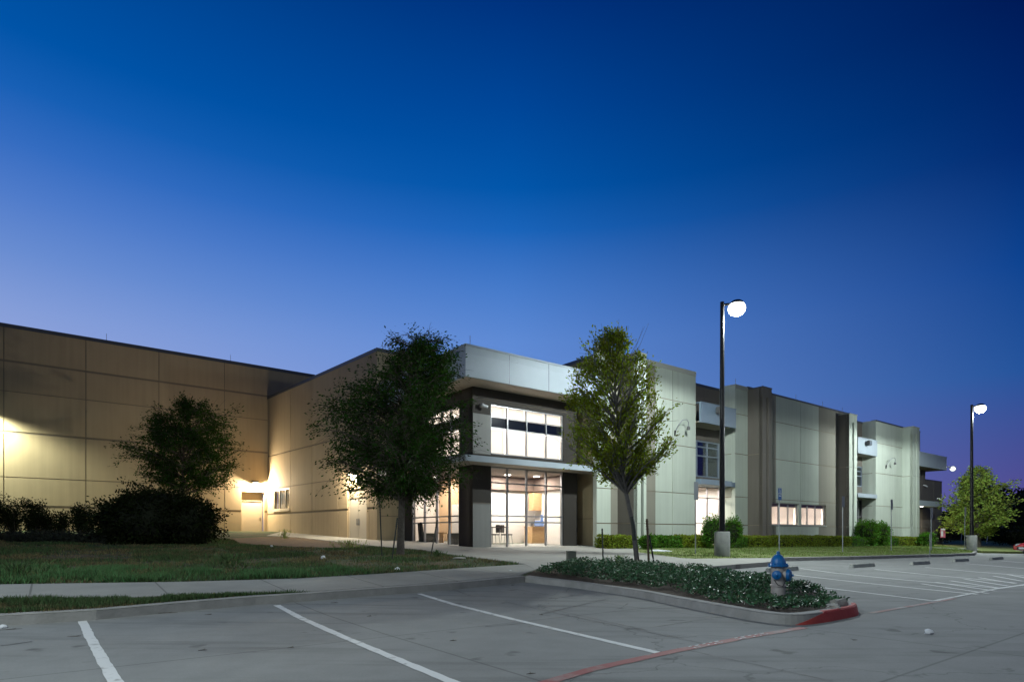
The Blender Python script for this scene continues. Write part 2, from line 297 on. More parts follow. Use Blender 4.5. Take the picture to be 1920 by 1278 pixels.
# ------------------------------------------------------------------ ground sheets
def inpoly(x, y, poly):
    c = False; n = len(poly); j = n-1
    for i in range(n):
        if (poly[i][1] > y) != (poly[j][1] > y) and x < (poly[j][0]-poly[i][0])*(y-poly[i][1])/(poly[j][1]-poly[i][1])+poly[i][0]: c = not c
        j = i
    return c
def dens(poly, step):
    o = []
    for i in range(len(poly)):
        a, b = Vector(poly[i][:2]), Vector(poly[(i+1) % len(poly)][:2]); n = max(1, int((b-a).length/step))
        o += [a+(b-a)*k/n for k in range(n)]
    return o
def smooth_line(pts, it=2):
    for _ in range(it):
        q = [pts[0]]
        for a, b in zip(pts, pts[1:]): q += [a*.75+b*.25, a*.25+b*.75]
        pts = q+[pts[-1]]
    return pts
def sheet(poly, dz, name, material, parent=None, skirt=.25, step=1.0, zfun=None, kind='structure'):
    zfun = zfun or Zf
    ring = dens(poly, step); xs = [p.x for p in ring]; ys = [p.y for p in ring]
    pts = list(ring); x = min(xs)
    while x < max(xs):
        y = min(ys)
        while y < max(ys):
            if inpoly(x, y, ring) and min((Vector((x, y))-r).length_squared for r in ring) > (step*.3)**2: pts.append(Vector((x, y)))
            y += step
        x += step
    n = len(ring)
    vo, _, fo, _, _, _ = delaunay_2d_cdt(pts, [(i, (i+1) % n) for i in range(n)], [], 1, 1e-5)
    mb = MB(); mb.add([(v.x, v.y, zfun(v.x, v.y)+dz) for v in vo], [tuple(f) for f in fo])
    if skirt:
        top = [(v.x, v.y, zfun(v.x, v.y)+dz) for v in ring]; bot = [(a, b, c-skirt) for a, b, c in top]
        mb.add(top+bot, [(i, (i+1) % n, n+(i+1) % n, n+i) for i in range(n)])
    o = build(mb, name, material, parent)
    if kind and not parent: o['kind'] = kind
    return o
def fixup(o):
    # make sure sheets face upward
    bm = bmesh.new(); bm.from_mesh(o.data)
    for f in bm.faces:
        if f.normal.z < -.5: f.normal_flip()
    bm.to_mesh(o.data); bm.free()
gpix = lambda pts, dz=0.0: [ground(a, b, dz).xy for a, b in pts]
# the lot: one sheet out to the horizon
rows = list(np.arange(-30, 6, 3))+[5, 7, 8, 9, 10, 11, 12, 12.5, 13, 14, 16, 18, 21, 24, 28.6, 33, 38, 43, 60, 100, 200, 400, 900]
colsp = list(np.arange(-60, 130, 5))+[160, 220, 350, 600, 1200]; colsp = [-900, -400, -200, -100]+colsp
mb = MB(); vs = []
for q in [-900, -300, -100]+rows:
    for p in colsp:
        w = xy(p, q); vs.append((w.x, w.y, Zf(w.x, w.y)))
nc = len(colsp); nr = len(rows)+3
mb.add(vs, [(j*nc+i, j*nc+i+1, (j+1)*nc+i+1, (j+1)*nc+i) for j in range(nr-1) for i in range(nc-1)])
lot = build(mb, 'parking_lot', 'lot_concrete'); lot['kind'] = 'structure'; fixup(lot)
KH = .14
# kerb line (top edge), from far left to the island corner
kerb_px = [(-260, 1166), (0, 1152), (180, 1142), (330, 1129), (480, 1117), (580, 1111), (720, 1101), (860, 1091), (985, 1079)]
kerb = [ground(a, b, KH).xy for a, b in kerb_px]
kerb = [kerb[0]+(kerb[0]-kerb[1]).normalized()*24]+kerb
# yard: everything behind the kerb, a single raised sheet of grass soil
far = [xy(60, 46), xy(-70, 46), xy(-60, kerb[0].dot(NN))]
plaza_px = [(985, 1079), (1000, 1068), (1060, 1060), (1150, 1058), (1230, 1063), (1262, 1066), (1340, 1061), (1445, 1053), (1450, 1046)]
plaza_edge = [ground(a, b, KH).xy for a, b in plaza_px]
strip_px = [(1450, 1045), (1600, 1042.5), (1700, 1040), (1780, 1038), (1828, 1036), (1831, 1033)]
strip = [ground(a, b, KH).xy for a, b in strip_px]
yard_poly = kerb+plaza_edge[1:]+strip+[xy(75, 24.0), xy(75, 60), xy(-80, 60), xy(-80, pq(*kerb[0])[1]+1.5)]
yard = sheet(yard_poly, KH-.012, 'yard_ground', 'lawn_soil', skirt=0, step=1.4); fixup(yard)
def ribbon(line, w, dz, name, material, parent=None, h=.22, inner=True, lean=0.02):
    """kerb: a solid strip w wide to the left of the line, top at dz over the ground"""
    n = len(line); nr_ = []
    for i in range(n):
        d = (line[min(i+1, n-1)]-line[max(i-1, 0)]).normalized(); nr_.append(Vector((-d.y, d.x)))
    vs = []
    for i, p in enumerate(line):
        a, b = p, p+nr_[i]*w; o_ = p-nr_[i]*lean; za = Zf(a.x, a.y)+dz; zb = Zf(b.x, b.y)+dz
        vs += [(o_.x, o_.y, za-h), (a.x, a.y, za-.02), (a.x+nr_[i].x*.02, a.y+nr_[i].y*.02, za), (b.x, b.y, zb), (b.x, b.y, zb-h)]
    fs = [(i*5+k, i*5+k+1, (i+1)*5+k+1, (i+1)*5+k) for i in range(n-1) for k in range(4)]
    fs += [(0, 1, 2, 3, 4), tuple((n-1)*5+k for k in (4, 3, 2, 1, 0))]
    mb = MB(); mb.add(vs, fs); return build(mb, name, material, parent)
kb = ribbon(dens(kerb+plaza_edge[1:2], .8)[:-1] if False else [p for a, b in zip(kerb, kerb[1:]) for p in [a+(b-a)*t/6 for t in range(6)]]+[kerb[-1]], .15, KH, 'kerb', 'concrete_curb'); kb['kind'] = 'structure'
k2 = [p for a, b in zip(strip, strip[1:]) for p in [a+(b-a)*t/5 for t in range(5)]]+[strip[-1]]
ks = ribbon(k2, .15, KH+.003, 'kerb', 'concrete_curb'); ks['kind'] = 'structure'
# sidewalk along the lot and round to the entrance plaza
swb_px = [(985, 1057), (860, 1065), (700, 1076), (560, 1084), (350, 1090), (0, 1095), (-260, 1098)]
sw_front = [(-260, 1126), (0, 1122), (200, 1120), (430, 1112), (560, 1108.5), (590, 1106.5)]
swb = [ground(a, b, KH).xy for a, b in swb_px]; swf = [ground(a, b, KH).xy for a, b in sw_front]
swb = swb+[swb[-1]+(kerb[0]-kerb[1]).normalized()*22]; swf = [swf[0]+(kerb[0]-kerb[1]).normalized()*22]+swf
def inner(line, w):
    out = []
    for i in range(len(line)):
        d = (line[min(i+1, len(line)-1)]-line[max(i-1, 0)]).normalized(); out.append(line[i]+Vector((-d.y, d.x))*w)
    return out
ki = inner(kerb, .17)
sw_poly = swf+ki[6:]+[ground(1004, 1067, KH).xy]+swb
fixup(sheet(sw_poly, KH+.004, 'sidewalk', 'walk_concrete', skirt=.02, step=1.0))
wing_walk_px = [(985, 1057), (900, 1046), (860, 1041), (790, 1030), (700, 1022.5), (620, 1014), (560, 1007), (500, 1003.5)]
ww = [ground(a, b, KH).xy for a, b in wing_walk_px]
Ic = Vector((-16.8, 41.66)); Wc = Vector((-6.84, 30.69)); J = xy(14.34, 28.6); K0 = xy(14.34, 21.76)
QF = 20.43
pl = plaza_edge[1:]
gr_edge = [ground(a, b, KH).xy for a, b in [(1450, 1045.5), (1300, 1047), (1280, 1046), (1240, 1041), (1205, 1036), (1190, 1034)]]
pz = [ground(1004, 1067, KH).xy]+pl[1:]+gr_edge[1:]+[xy(23.5, QF+.3), xy(22.0, 24), xy(16, 24), xy(16, 30), Wc+Vector((1.3, 1.5)), Ic+Vector((1, .5))]+ww[::-1]
fixup(sheet(pz, KH+.008, 'plaza_paving', 'plaza_concrete', skirt=.15, step=1.0))
# grass in front of the right-hand hedges, beyond it and the far lawn
grp = gr_edge[::-1]+[xy(xy_q, 0) for xy_q in []]
ks_in = inner(strip, .16)
grass_r = gr_edge[::-1]+ks_in+[xy(66, 20.0), xy(66, QF+.2), xy(23.6, QF+.2)]
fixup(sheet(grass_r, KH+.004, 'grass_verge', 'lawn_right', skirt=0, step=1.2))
flw = [ground(a, b, KH).xy for a, b in [(1831, 1032), (1930, 1034)]]
far_lawn = [flw[0]+Vector((.5, .1)), flw[1]+Vector((6, 2)), xy(130, 12), xy(150, 90), xy(60, 90), xy(58, 24)]
fixup(sheet(far_lawn, KH, 'far_lawn', 'lawn_right', skirt=.2, step=4))
pth = [ground(a, b, KH).xy for a, b in [(1746, 1026.5), (1830, 1031), (1838, 1029.5), (1750, 1025)]]
fixup(sheet(pth, KH+.016, 'path', 'walk_concrete', skirt=0, step=2))
dr = [ground(a, b, KH).xy for a, b in [(430, 1009), (520, 1004.5), (560, 1007.5), (620, 1014.5), (690, 1022), (640, 1027), (540, 1024), (450, 1018)]]
fixup(sheet(smooth_line(dr+[dr[0]], 2)[:-1], KH+.002, 'bare_soil', 'dirt', skirt=0, step=1.0))
# planting island with its kerb
isl_out_px = [(985, 1079), (1100, 1092), (1200, 1106), (1260, 1118), (1400, 1143), (1455, 1150), (1500, 1152), (1545, 1147), (1590, 1139), (1605, 1135.5), (1606, 1130), (1590, 1122), (1520, 1103), (1400, 1085), (1300, 1073), (1250, 1067)]
isl = [ground(a, b, KH).xy for a, b in isl_out_px]; isl_s = smooth_line(isl, 2)
ISL_Z = KH
def closed_back():
    return [ground(a, b, KH).xy for a, b in [(1230, 1063.5), (1150, 1058.5), (1060, 1060.5), (1000, 1068.5)]]
island_poly = isl_s+closed_back()
fixup(sheet(island_poly, KH-.02+.012, 'planting_bed', 'mulch', skirt=0, step=.8))
split = min(range(len(isl_s)), key=lambda i: (isl_s[i]-ground(1478, 1151.5, KH).xy).length)
split2 = min(range(len(isl_s)), key=lambda i: (isl_s[i]-ground(1606, 1131, KH).xy).length)
def fine(line, n=3): return [p for a, b in zip(line, line[1:]) for p in [a+(b-a)*t/n for t in range(n)]]+[line[-1]]
ik = ribbon(fine(isl_s), .17, KH+.004, 'island_kerb', 'concrete_curb', lean=.03); ik['kind'] = 'structure'
# red paint on the kerb nose: its own thin skin a few mm proud of the face
rl_ = fine(isl_s[split:split2+1], 3); vs = []; nn_ = len(rl_)
for i, p in enumerate(rl_):
    d = (rl_[min(i+1, nn_-1)]-rl_[max(i-1, 0)]).normalized(); nr = Vector((-d.y, d.x)); t = i/(nn_-1); z = Zf(p.x, p.y)+KH
    lowz = z-.144; hi = lowz+(.148)*min(1, t/.32)
    k = (hi-lowz)/.148
    a = p-nr*.036; b = p-nr*(.036-.030*k)
    w_in = .0 if k < 1 else .05+.05*noise.noise(Vector((p.x*3, p.y*3, 0)))
    vs += [(a.x, a.y, lowz), (b.x, b.y, hi-.012), (p.x+nr.x*.016, p.y+nr.y*.016, hi+.009 if k >= 1 else hi-.01), (p.x+nr.x*(.017+max(w_in, .002)), p.y+nr.y*(.017+max(w_in, .002)), hi+.008 if k >= 1 else hi-.012)]
mb = MB(); mb.add(vs, [(i*4+k, i*4+k+1, (i+1)*4+k+1, (i+1)*4+k) for i in range(nn_-1) for k in range(3)])
build(mb, 'red_kerb_paint', 'red_paint', ik)
# painted lines: parts of the lot
def paint(a_px, b_px, w, name, material, dz=.004, ragged=.006):
    a, b = ground(*a_px), ground(*b_px); d = (b-a).xy.normalized(); nr = Vector((-d.y, d.x)); L = (b-a).xy.length; n = max(4, int(L/.12)); vs = []
    for i in range(n+1):
        c = a.xy+d*L*i/n
        for s_ in (-1, 1):
            e = c+nr*s_*(w/2+random.uniform(-ragged, ragged)); vs.append((e.x, e.y, Zf(e.x, e.y)+dz))
    mb = MB(); mb.add(vs, [(2*i, 2*i+1, 2*i+3, 2*i+2) for i in range(n)]); o = build(mb, name, material, lot); fixup(o); return o
def wornpaint(name, c, under, cover=.5, scale=5):
    m = mat(name, c, under, scale, rough=.7, detail=8); r_ = [k for k in m.node_tree.nodes if k.type == 'VALTORGB'][0]
    r_.color_ramp.elements[0].position = cover; r_.color_ramp.elements[1].position = cover+.12; return m
wornpaint('stall_white', (.62, .63, .62), (.33, .33, .32), .56, 7); wornpaint('lane_red', (.25, .065, .06), (.24, .16, .15), .50, 2.2); wornpaint('faded_red', (.24, .12, .11), (.26, .245, .235), .46, 3); wornpaint('thin_white', (.50, .51, .50), (.30, .30, .29), .5, 6)
for a, b in (((154.5, 1164), (224, 1290)), ((519, 1134), (872, 1288)), ((786, 1112.5), (1250, 1227))): paint(a, b, .105, 'stall_line', 'stall_white')
for a, b in (((1500, 1065), (1868, 1102)), ((1487, 1076.5), (1833, 1114)), ((1512, 1097), (1752, 1126)), ((1640, 1066.5), (1905, 1092)), ((1735, 1063), (1935, 1080)), ((1812, 1056), (1960, 1068)), ((1878, 1051), (1990, 1060))): paint(a, b, .10, 'stall_line', 'stall_white')
# hatched aisle
for k in range(7):
    paint((1728+27*k, 1094-2.9*k), (1852+13*k, 1112-4.6*k), .09, 'aisle_stripe', 'stall_white', dz=.006)
paint((1868, 1103), (1960, 1090), .10, 'stall_line', 'stall_white'); paint((1752, 1126), (1868, 1103.5), .09, 'stall_line', 'thin_white', dz=.007)
lane = [(980, 1292), (1110, 1254), (1260, 1221), (1400, 1194), (1508, 1176)]
for a, b in zip(lane, lane[1:]): paint(a, b, .13, 'fire_lane_line', 'lane_red', dz=.005)
paint((1630, 1149.5), (1790, 1121.5), .10, 'fire_lane_line', 'faded_red', dz=.005)
mat('tar', (.035, .035, .035), (.07, .07, .068), 8, rough=.8); wornpaint('tar_faint', (.10, .10, .098), (.19, .19, .185), .5, 3)
for a, b, w_ in (((1012, 1151), (1136, 1123), .045), ((1163, 1139.5), (1178, 1131), .025), ((1052, 1119), (1075, 1114.5), .02), ((848, 1104), (884, 1117), .05)): paint(a, b, w_, 'sealed_crack', 'tar_faint', dz=.0045, ragged=.012)
for a, b, w_ in (((1, 1210), (60, 1202), .03), ((910, 1174), (990, 1167), .02), ((1220, 1176), (1395, 1148), .018), ((1270, 1214), (1560, 1276), .022), ((940, 1126), (1330, 1208), .018), ((1010, 1135), (1280, 1196), .015)): paint(a, b, w_, 'sealed_crack', 'tar_faint', dz=.0035, ragged=.008)
# worn remains of stencilled white letters on the red line
def stroke_letters(a_px, b_px, n):
    a, b = ground(*a_px), ground(*b_px); d = (b-a).xy; L = d.length; d = d.normalized(); nr = Vector((-d.y, d.x)); mb = MB(); rnd = random.Random(3)
    cell = L/n
    for i in range(n):
        o0 = a.xy+d*(i*cell)
        for (u0, u1, v0, v1) in ((.1, .25, -.04, .04), (.3, .75, .025, .045), (.3, .6, -.045, -.025)):
            if rnd.random() < .25: continue
            q4 = [o0+d*cell*u+nr*v for u, v in ((u0, v0), (u1, v0), (u1, v1), (u0, v1))]
            mb.add([(p.x, p.y, Zf(p.x, p.y)+.009) for p in q4], [(0, 1, 2, 3)])
    o = build(mb, 'worn_stencil', 'white_paint', lot); fixup(o)
stroke_letters((1292, 1214.5), (1355, 1202), 5); stroke_letters((1378, 1198), (1440, 1187), 5)
# ------------------------------------------------------------------ the building
class Wall:
    """vertical plane from A to B (left to right as seen from the lot); u along it, off > 0 towards the viewer's side"""
    def __init__(s, A, B):
        s.A, s.B = Vector(A), Vector(B); s.d = (s.B-s.A).normalized(); s.L = (s.B-s.A).length; s.n = Vector((s.d.y, -s.d.x))
    def u(s, px):
        r = (px-CX)/FPX; return (r*s.A.y-s.A.x)/(s.d.x-r*s.d.y)
    def z(s, px, py): return EH+(HY-py)/FPX*(s.A.y+s.d.y*s.u(px))
    def P(s, u, z, off=0.0):
        w = s.A+s.d*u+s.n*off; return Vector((w.x, w.y, z))
    def box(s, mb, u0, u1, z0, z1, o0, o1):
        c = [s.P(u0, 0, o1), s.P(u1, 0, o1), s.P(u1, 0, o0), s.P(u0, 0, o0)]
        return mb.hexa([(a.x, a.y, z0) for a in c], [(a.x, a.y, z1) for a in c])
def panelwall(w, u0, u1, z0, z1, us=(), zs=(), holes=(), t=.25, gap=.04):
    """tilt-up wall: panels 30 mm proud of a backing, real open joints; holes = (u0,u1,z0,z1)"""
    us = [(j, gap) if not isinstance(j, tuple) else j for j in us]; zs = [(j, gap) if not isinstance(j, tuple) else j for j in zs]
    U = {round(u0, 4): 0, round(u1, 4): 0}; Z = {round(z0, 4): 0, round(z1, 4): 0}
    for j, g in us: U[round(j, 4)] = g
    for j, g in zs: Z[round(j, 4)] = g
    for h in holes:
        for k in h[:2]: U.setdefault(round(k, 4), 0)
        for k in h[2:]: Z.setdefault(round(k, 4), 0)
    ul = sorted(k for k in U if u0-1e-3 <= k <= u1+1e-3); zl = sorted(k for k in Z if z0-1e-3 <= k <= z1+1e-3); mb = MB()
    def solid(a, b, c, d):
        m_u, m_z = (a+b)/2, (c+d)/2
        return not any(h[0] < m_u < h[1] and h[2] < m_z < h[3] for h in holes)
    # merge cells between joints into panels when nothing cuts them
    uj = [k for k in ul if U[k] or k in (ul[0], ul[-1])]; zj = [k for k in zl if Z[k] or k in (zl[0], zl[-1])]
    for a, b in zip(uj, uj[1:]):
        for c, d in zip(zj, zj[1:]):
            hit = [h for h in holes if h[0] < b-1e-4 and h[1] > a+1e-4 and h[2] < d-1e-4 and h[3] > c+1e-4]
            ga, gb, gc, gd = U[a]/2, U[b]/2, Z[c]/2, Z[d]/2
            if not hit: w.box(mb, a+ga, b-gb, c+gc, d-gd, -.03, 0)
            else:
                uu = [k for k in ul if a <= k <= b]; zz = [k for k in zl if c <= k <= d]
                for e, f in zip(uu, uu[1:]):
                    for g, h in zip(zz, zz[1:]):
                        if solid(e, f, g, h): w.box(mb, e+(ga if e == a else 0), f-(gb if f == b else 0), g+(gc if g == c else 0), h-(gd if h == d else 0), -.03, 0)
    uu = sorted({ul[0], ul[-1]} | {round(k, 4) for h in holes for k in h[:2] if u0 < k < u1}); zz = sorted({zl[0], zl[-1]} | {round(k, 4) for h in holes for k in h[2:] if z0 < k < z1})
    for e, f in zip(uu, uu[1:]):
        for g, h in zip(zz, zz[1:]):
            if solid(e, f, g, h): w.box(mb, e, f, g, h, -t, -.03)
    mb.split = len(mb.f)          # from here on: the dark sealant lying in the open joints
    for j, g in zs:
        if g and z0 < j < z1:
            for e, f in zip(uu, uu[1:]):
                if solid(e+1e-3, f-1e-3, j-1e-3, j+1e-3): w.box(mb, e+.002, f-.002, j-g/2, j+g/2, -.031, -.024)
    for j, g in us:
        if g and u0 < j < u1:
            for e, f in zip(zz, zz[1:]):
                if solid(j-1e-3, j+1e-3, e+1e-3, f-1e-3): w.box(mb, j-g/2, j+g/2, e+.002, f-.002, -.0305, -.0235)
    return mb
BL = thing('office_building', 'long two-storey concrete office building with beige wing, lit glazed corner and pale green front', 'building', (K0.x, K0.y, .5))
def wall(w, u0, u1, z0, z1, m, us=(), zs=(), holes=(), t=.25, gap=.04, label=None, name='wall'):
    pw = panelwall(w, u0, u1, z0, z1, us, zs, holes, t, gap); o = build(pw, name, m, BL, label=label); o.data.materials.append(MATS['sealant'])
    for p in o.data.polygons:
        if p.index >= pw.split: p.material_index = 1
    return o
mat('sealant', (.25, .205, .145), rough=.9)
def coping(w, u0, u1, z, m='coping_metal', h=.10, over=.03, depth=.34):
    mb = MB(); w.box(mb, u0, u1, z, z+h*.5, -depth, over); w.box(mb, u0, u1, z-h, z, over*.2, over); build(mb, 'coping', m, BL)
def window(w, u0, u1, z0, z1, vs, hs, fm='alu', fw=.055, inset=.10, pane='clear_glass', depth=.10, label=None, door=None):
    f = MB()
    w.box(f, u0, u0+fw, z0, z1, -inset-depth, -inset); w.box(f, u1-fw, u1, z0, z1, -inset-depth, -inset)
    w.box(f, u0+fw, u1-fw, z1-fw, z1, -inset-depth, -inset); w.box(f, u0+fw, u1-fw, z0, z0+fw, -inset-depth, -inset)
    cuts = [u0+fw/2]+list(vs)+[u1-fw/2]
    for v in vs: w.box(f, v-fw/2, v+fw/2, z0+fw, z1-fw, -inset-depth, -inset)
    for a, b in zip(cuts, cuts[1:]):
        for h in hs: w.box(f, a+fw/2, b-fw/2, h-fw*.4, h+fw*.4, -inset-depth+.01, -inset-.01)
    o = build(f, 'window', 'alu' if fm is None else fm, BL, label=label)
    p = MB(); w.box(p, u0+fw*.5, u1-fw*.5, z0+fw*.5, z1-fw*.5, -inset-depth*.5-.006, -inset-depth*.5); build(p, 'pane', pane, o)
    return o
pn = lambda p, q: xy(p, q)
ZT = 10.03   # top of the street front
# --- left wing wall facing the lawn (runs past the inner corner, higher) -------------------------------------------
Ld = (Ic-Vector((-27.8, 32.9))).normalized(); WL = Wall(Ic-Ld*24, Ic+Ld*3.3); uI = 24.0
du = (WL.u(478)-.86, WL.u(478)+.62); dz0, dz1 = WL.z(478, 998), WL.z(478, 922)
vj = [WL.u(x) for x in (7, 161, 298, 421)]; vj = [vj[0]-6.6, vj[0]-3.3*0-0, vj[1], vj[2], vj[3]]
wall(WL, 0, uI+.2, -.4, 12.64, 'beige_wall', us=vj, zs=[(10.69, .12), (9.04, .05), (6.81, .12), (4.35, .05), (2.76, .14)], holes=[(du[0], du[1], dz0-.1, dz1)], gap=.05, t=.3)
wall(WL, uI+.2, WL.L, 8.0, 12.64, 'beige_wall', zs=[(10.69, .11)], t=.3)
coping(WL, 0, WL.L, 12.64, h=.14)
wb = Wall(Ic+Ld*3.3, Ic+Ld*3.3+Vector((Ld.y*-1, Ld.x))*14); wall(wb, 0, 14, 8, 12.64, 'beige_wall', t=.3)
# single door in its recess
rb = MB(); WL.box(rb, du[0]-.02, du[1]+.02, dz0-.4, dz1+.02, -.60, -.45); build(rb, 'recess_back', 'beige_wall', BL)
rb = MB(); WL.box(rb, du[0]-.02, du[1]+.02, dz0-.4, dz0-.004, -.5, -.0); build(rb, 'door_step', 'concrete_curb', BL)
d = MB(); WL.box(d, du[0]+.06, du[1]-.10, dz0, dz0+2.14, -.43, -.38); dd = build(d, 'door', 'door_paint', BL, bevel=.006)
f = MB(); WL.box(f, du[0], du[0]+.06, dz0, dz0+2.2, -.44, -.33); WL.box(f, du[1]-.10, du[1]-.04, dz0, dz0+2.2, -.44, -.33); WL.box(f, du[0]+.06, du[1]-.10, dz0+2.14, dz0+2.2, -.44, -.33); build(f, 'door_frame', 'door_paint', dd)
h = MB(); WL.box(h, du[1]-.24, du[1]-.14, dz0+.98, dz0+1.02, -.38, -.33); build(h, 'handle', 'alu', dd)
# --- wing wall facing left, from the inner corner to the outer one ---------------------------------------------
WW = Wall(Ic, Wc); wz = lambda px, py: WW.z(px, py)
wu = [WW.u(x) for x in (545, 585, 634, 651, 687, 697)]
win = (WW.u(513), WW.u(542.5), wz(513, 956), wz(513, 918.5))
dd0, dd1 = WW.u(651.5), WW.u(687); zd0, zd1 = wz(670, 1015.5), wz(670, 915)
wall(WW, -.02, WW.L, -.4, 10.60, 'beige_wall', us=[wu[0], wu[1], wu[2], WW.u(692)], zs=[(6.55, .09), 4.29, (2.57, .12)], holes=[win, (dd0, dd1, -.4, zd1)], gap=.05)
coping(WW, 0, WW.L+.03, 10.60, h=.12)
window(WW, *win, [WW.u(523), WW.u(534)], [], fm='door_pale', inset=.02, fw=.07, pane='tint_glass')
b = MB()
for k in range(9):
    a = win[0]+(win[1]-win[0])*(k+.2)/9; WW.box(b, a, a+(win[1]-win[0])/9*.62, win[2]+.05, win[3]-.04, -.31, -.28)
build(b, 'blind', 'blind_slat', BL); b = MB(); WW.box(b, win[0], win[1], win[2], win[3], -.9, -.85); build(b, 'window_backing', 'core_dark', BL)
s_ = MB(); WW.box(s_, win[0]-.05, win[1]+.05, win[2]-.12, win[2], -.05, .05); build(s_, 'sill', 'door_pale', BL)
d = MB(); um = (dd0+dd1)/2
WW.box(d, dd0+.06, um-.008, zd0, zd1-.5, -.14, -.09); dl = build(d, 'double_door', 'door_pale', BL, bevel=.006)
d = MB(); WW.box(d, um+.008, dd1-.06, zd0, zd1-.5, -.14, -.09); build(d, 'door_leaf', 'door_pale', dl, bevel=.006)
d = MB(); WW.box(d, dd0, dd0+.06, zd0, zd1, -.18, -.05); WW.box(d, dd1-.06, dd1, zd0, zd1, -.18, -.05); WW.box(d, dd0+.06, dd1-.06, zd1-.5, zd1, -.16, -.07); WW.box(d, dd0, dd1, zd0-.5, zd0-.004, -.3, 0); build(d, 'door_frame', 'door_paint', dl)
d = MB(); WW.box(d, um+.08, um+.12, zd0+.9, zd0+1.25, -.09, -.04); WW.box(d, um-.12, um-.08, zd0+.9, zd0+1.25, -.09, -.04); build(d, 'handle', 'alu', dl)
for zz_ in (.2, 1.0, 1.85): d = MB(); WW.box(d, dd1-.075, dd1-.055, zd0+zz_, zd0+zz_+.13, -.09, -.045); build(d, 'hinge', 'alu', dl)
# --- return wall from the outer corner, at ground level then set back above the glazed corner ---------------------
pW, qW = pq(*Wc); WG = Wall(Wc, Wc+D1*13.2)
wall(WG, .0, 1.32, -.4, 10.60, 'cream_return', zs=[4.9, 2.15], t=.22); wall(WG, 1.32, WG.L, 7.9, 10.60, 'taupe_wall', us=[1.9, 6, 10], t=.22)
coping(WG, -.03, WG.L, 10.60, h=.12)
# --- glazed corner -----------------------------------------------------------------------------------------------
P2 = Wall(J, K0); P1 = Wall(K0, xy(14.34+6.15, 21.76)); ZC = 8.77; ZS = 7.55
FLR = .56
z_sill, z_tr1, z_tr2, z_head = 4.76, 5.93, 6.42, 6.94
g0, g1 = P1.u(920.5), P1.u(1056.5)
wall(P1, .0, P1.L, -.3, ZS+.1, 'brown_wall', us=[P1.u(990)], zs=[7.1], holes=[(g0, g1, FLR-.02, 4.22), (g0, g1, z_sill, z_head)], gap=.02)
vm = [P1.u(x) for x in (953.5, 989.5, 1026)]
window(P1, g0, g1, z_sill, z_head, vm, [z_tr1, z_tr2], fw=.06, inset=.06, label='upper window band on the street side of the glazed corner')
zg = [P1.z(920.5, y) for y in (903.5, 966, 977.5)]
window(P1, g0, g1, FLR, 4.22, vm, [zg[0], zg[1], zg[2]], fw=.07, inset=.06, label='tall storefront glazing on the street side of the corner')
for k, (a, b_) in enumerate(zip([g0]+vm, vm+[g1])):
    m_ = MB(); P1.box(m_, a+.03, b_-.03, z_tr1+.03, z_tr2-.03, -.16, -.135); build(m_, 'dark_panel', 'dark_panel', BL)
    m_ = MB(); P1.box(m_, a+.02, b_-.02, z_tr2+.02, z_head-.02, -.30, -.297); build(m_, 'roller_shade', 'shade_fabric', BL)
    m_ = MB(); P1.box(m_, a+.02, b_-.02, z_sill+.02, z_tr1-.02, -.30, -.297); build(m_, 'roller_shade', 'shade_fabric', BL)
c = MB(); P1.box(c, .0, g0-.03, z_sill-.05, P1.z(903, 776), .0, .03); build(c, 'cladding_panel', 'column_grey', BL)
c = MB(); P1.box(c, .0, g0-.03, -.2, P1.z(903, 944), .0, .03); build(c, 'cladding_panel', 'column_grey', BL)
c = MB(); P1.box(c, -.001, g0-.03, P1.z(903, 944), P1.z(903, 944)+.05, .0, .05); build(c, 'trim', 'taupe_wall', BL)
h0, h1 = P2.u(770.5), P2.u(860)
w0, w1 = P2.u(792), P2.u(861)
wall(P2, 0, P2.L, -.3, ZS+.1, 'brown_wall', zs=[7.1], holes=[(h0, h1, FLR-.02, 4.22), (w0, w1, z_sill, z_head)], gap=.02)
vm2 = [P2.u(x) for x in (793, 815.5, 839)]
window(P2, h0, h1, FLR, 4.22, vm2, [zg[0], zg[1], zg[2]], fw=.07, inset=.06, label='tall storefront glazing on the lawn side of the corner')
vm3 = [w0+(w1-w0)*k/4 for k in (1, 2, 3)]
window(P2, w0, w1, z_sill, z_head, vm3, [z_tr1, z_tr2], fw=.06, inset=.06, label='upper window band on the lawn side of the glazed corner')
for a, b_ in zip([w0]+vm3, vm3+[w1]):
    m_ = MB(); P2.box(m_, a+.03, b_-.03, z_tr1+.03, z_tr2-.03, -.16, -.135); build(m_, 'dark_panel', 'dark_panel', BL)
    m_ = MB(); P2.box(m_, a+.02, b_-.02, z_tr2+.02, z_head-.02, -.30, -.297); build(m_, 'roller_shade', 'shade_fabric', BL)
    m_ = MB(); P2.box(m_, a+.02, b_-.02, z_sill+.02, z_tr1-.02, -.30, -.297); build(m_, 'roller_shade', 'shade_fabric', BL)
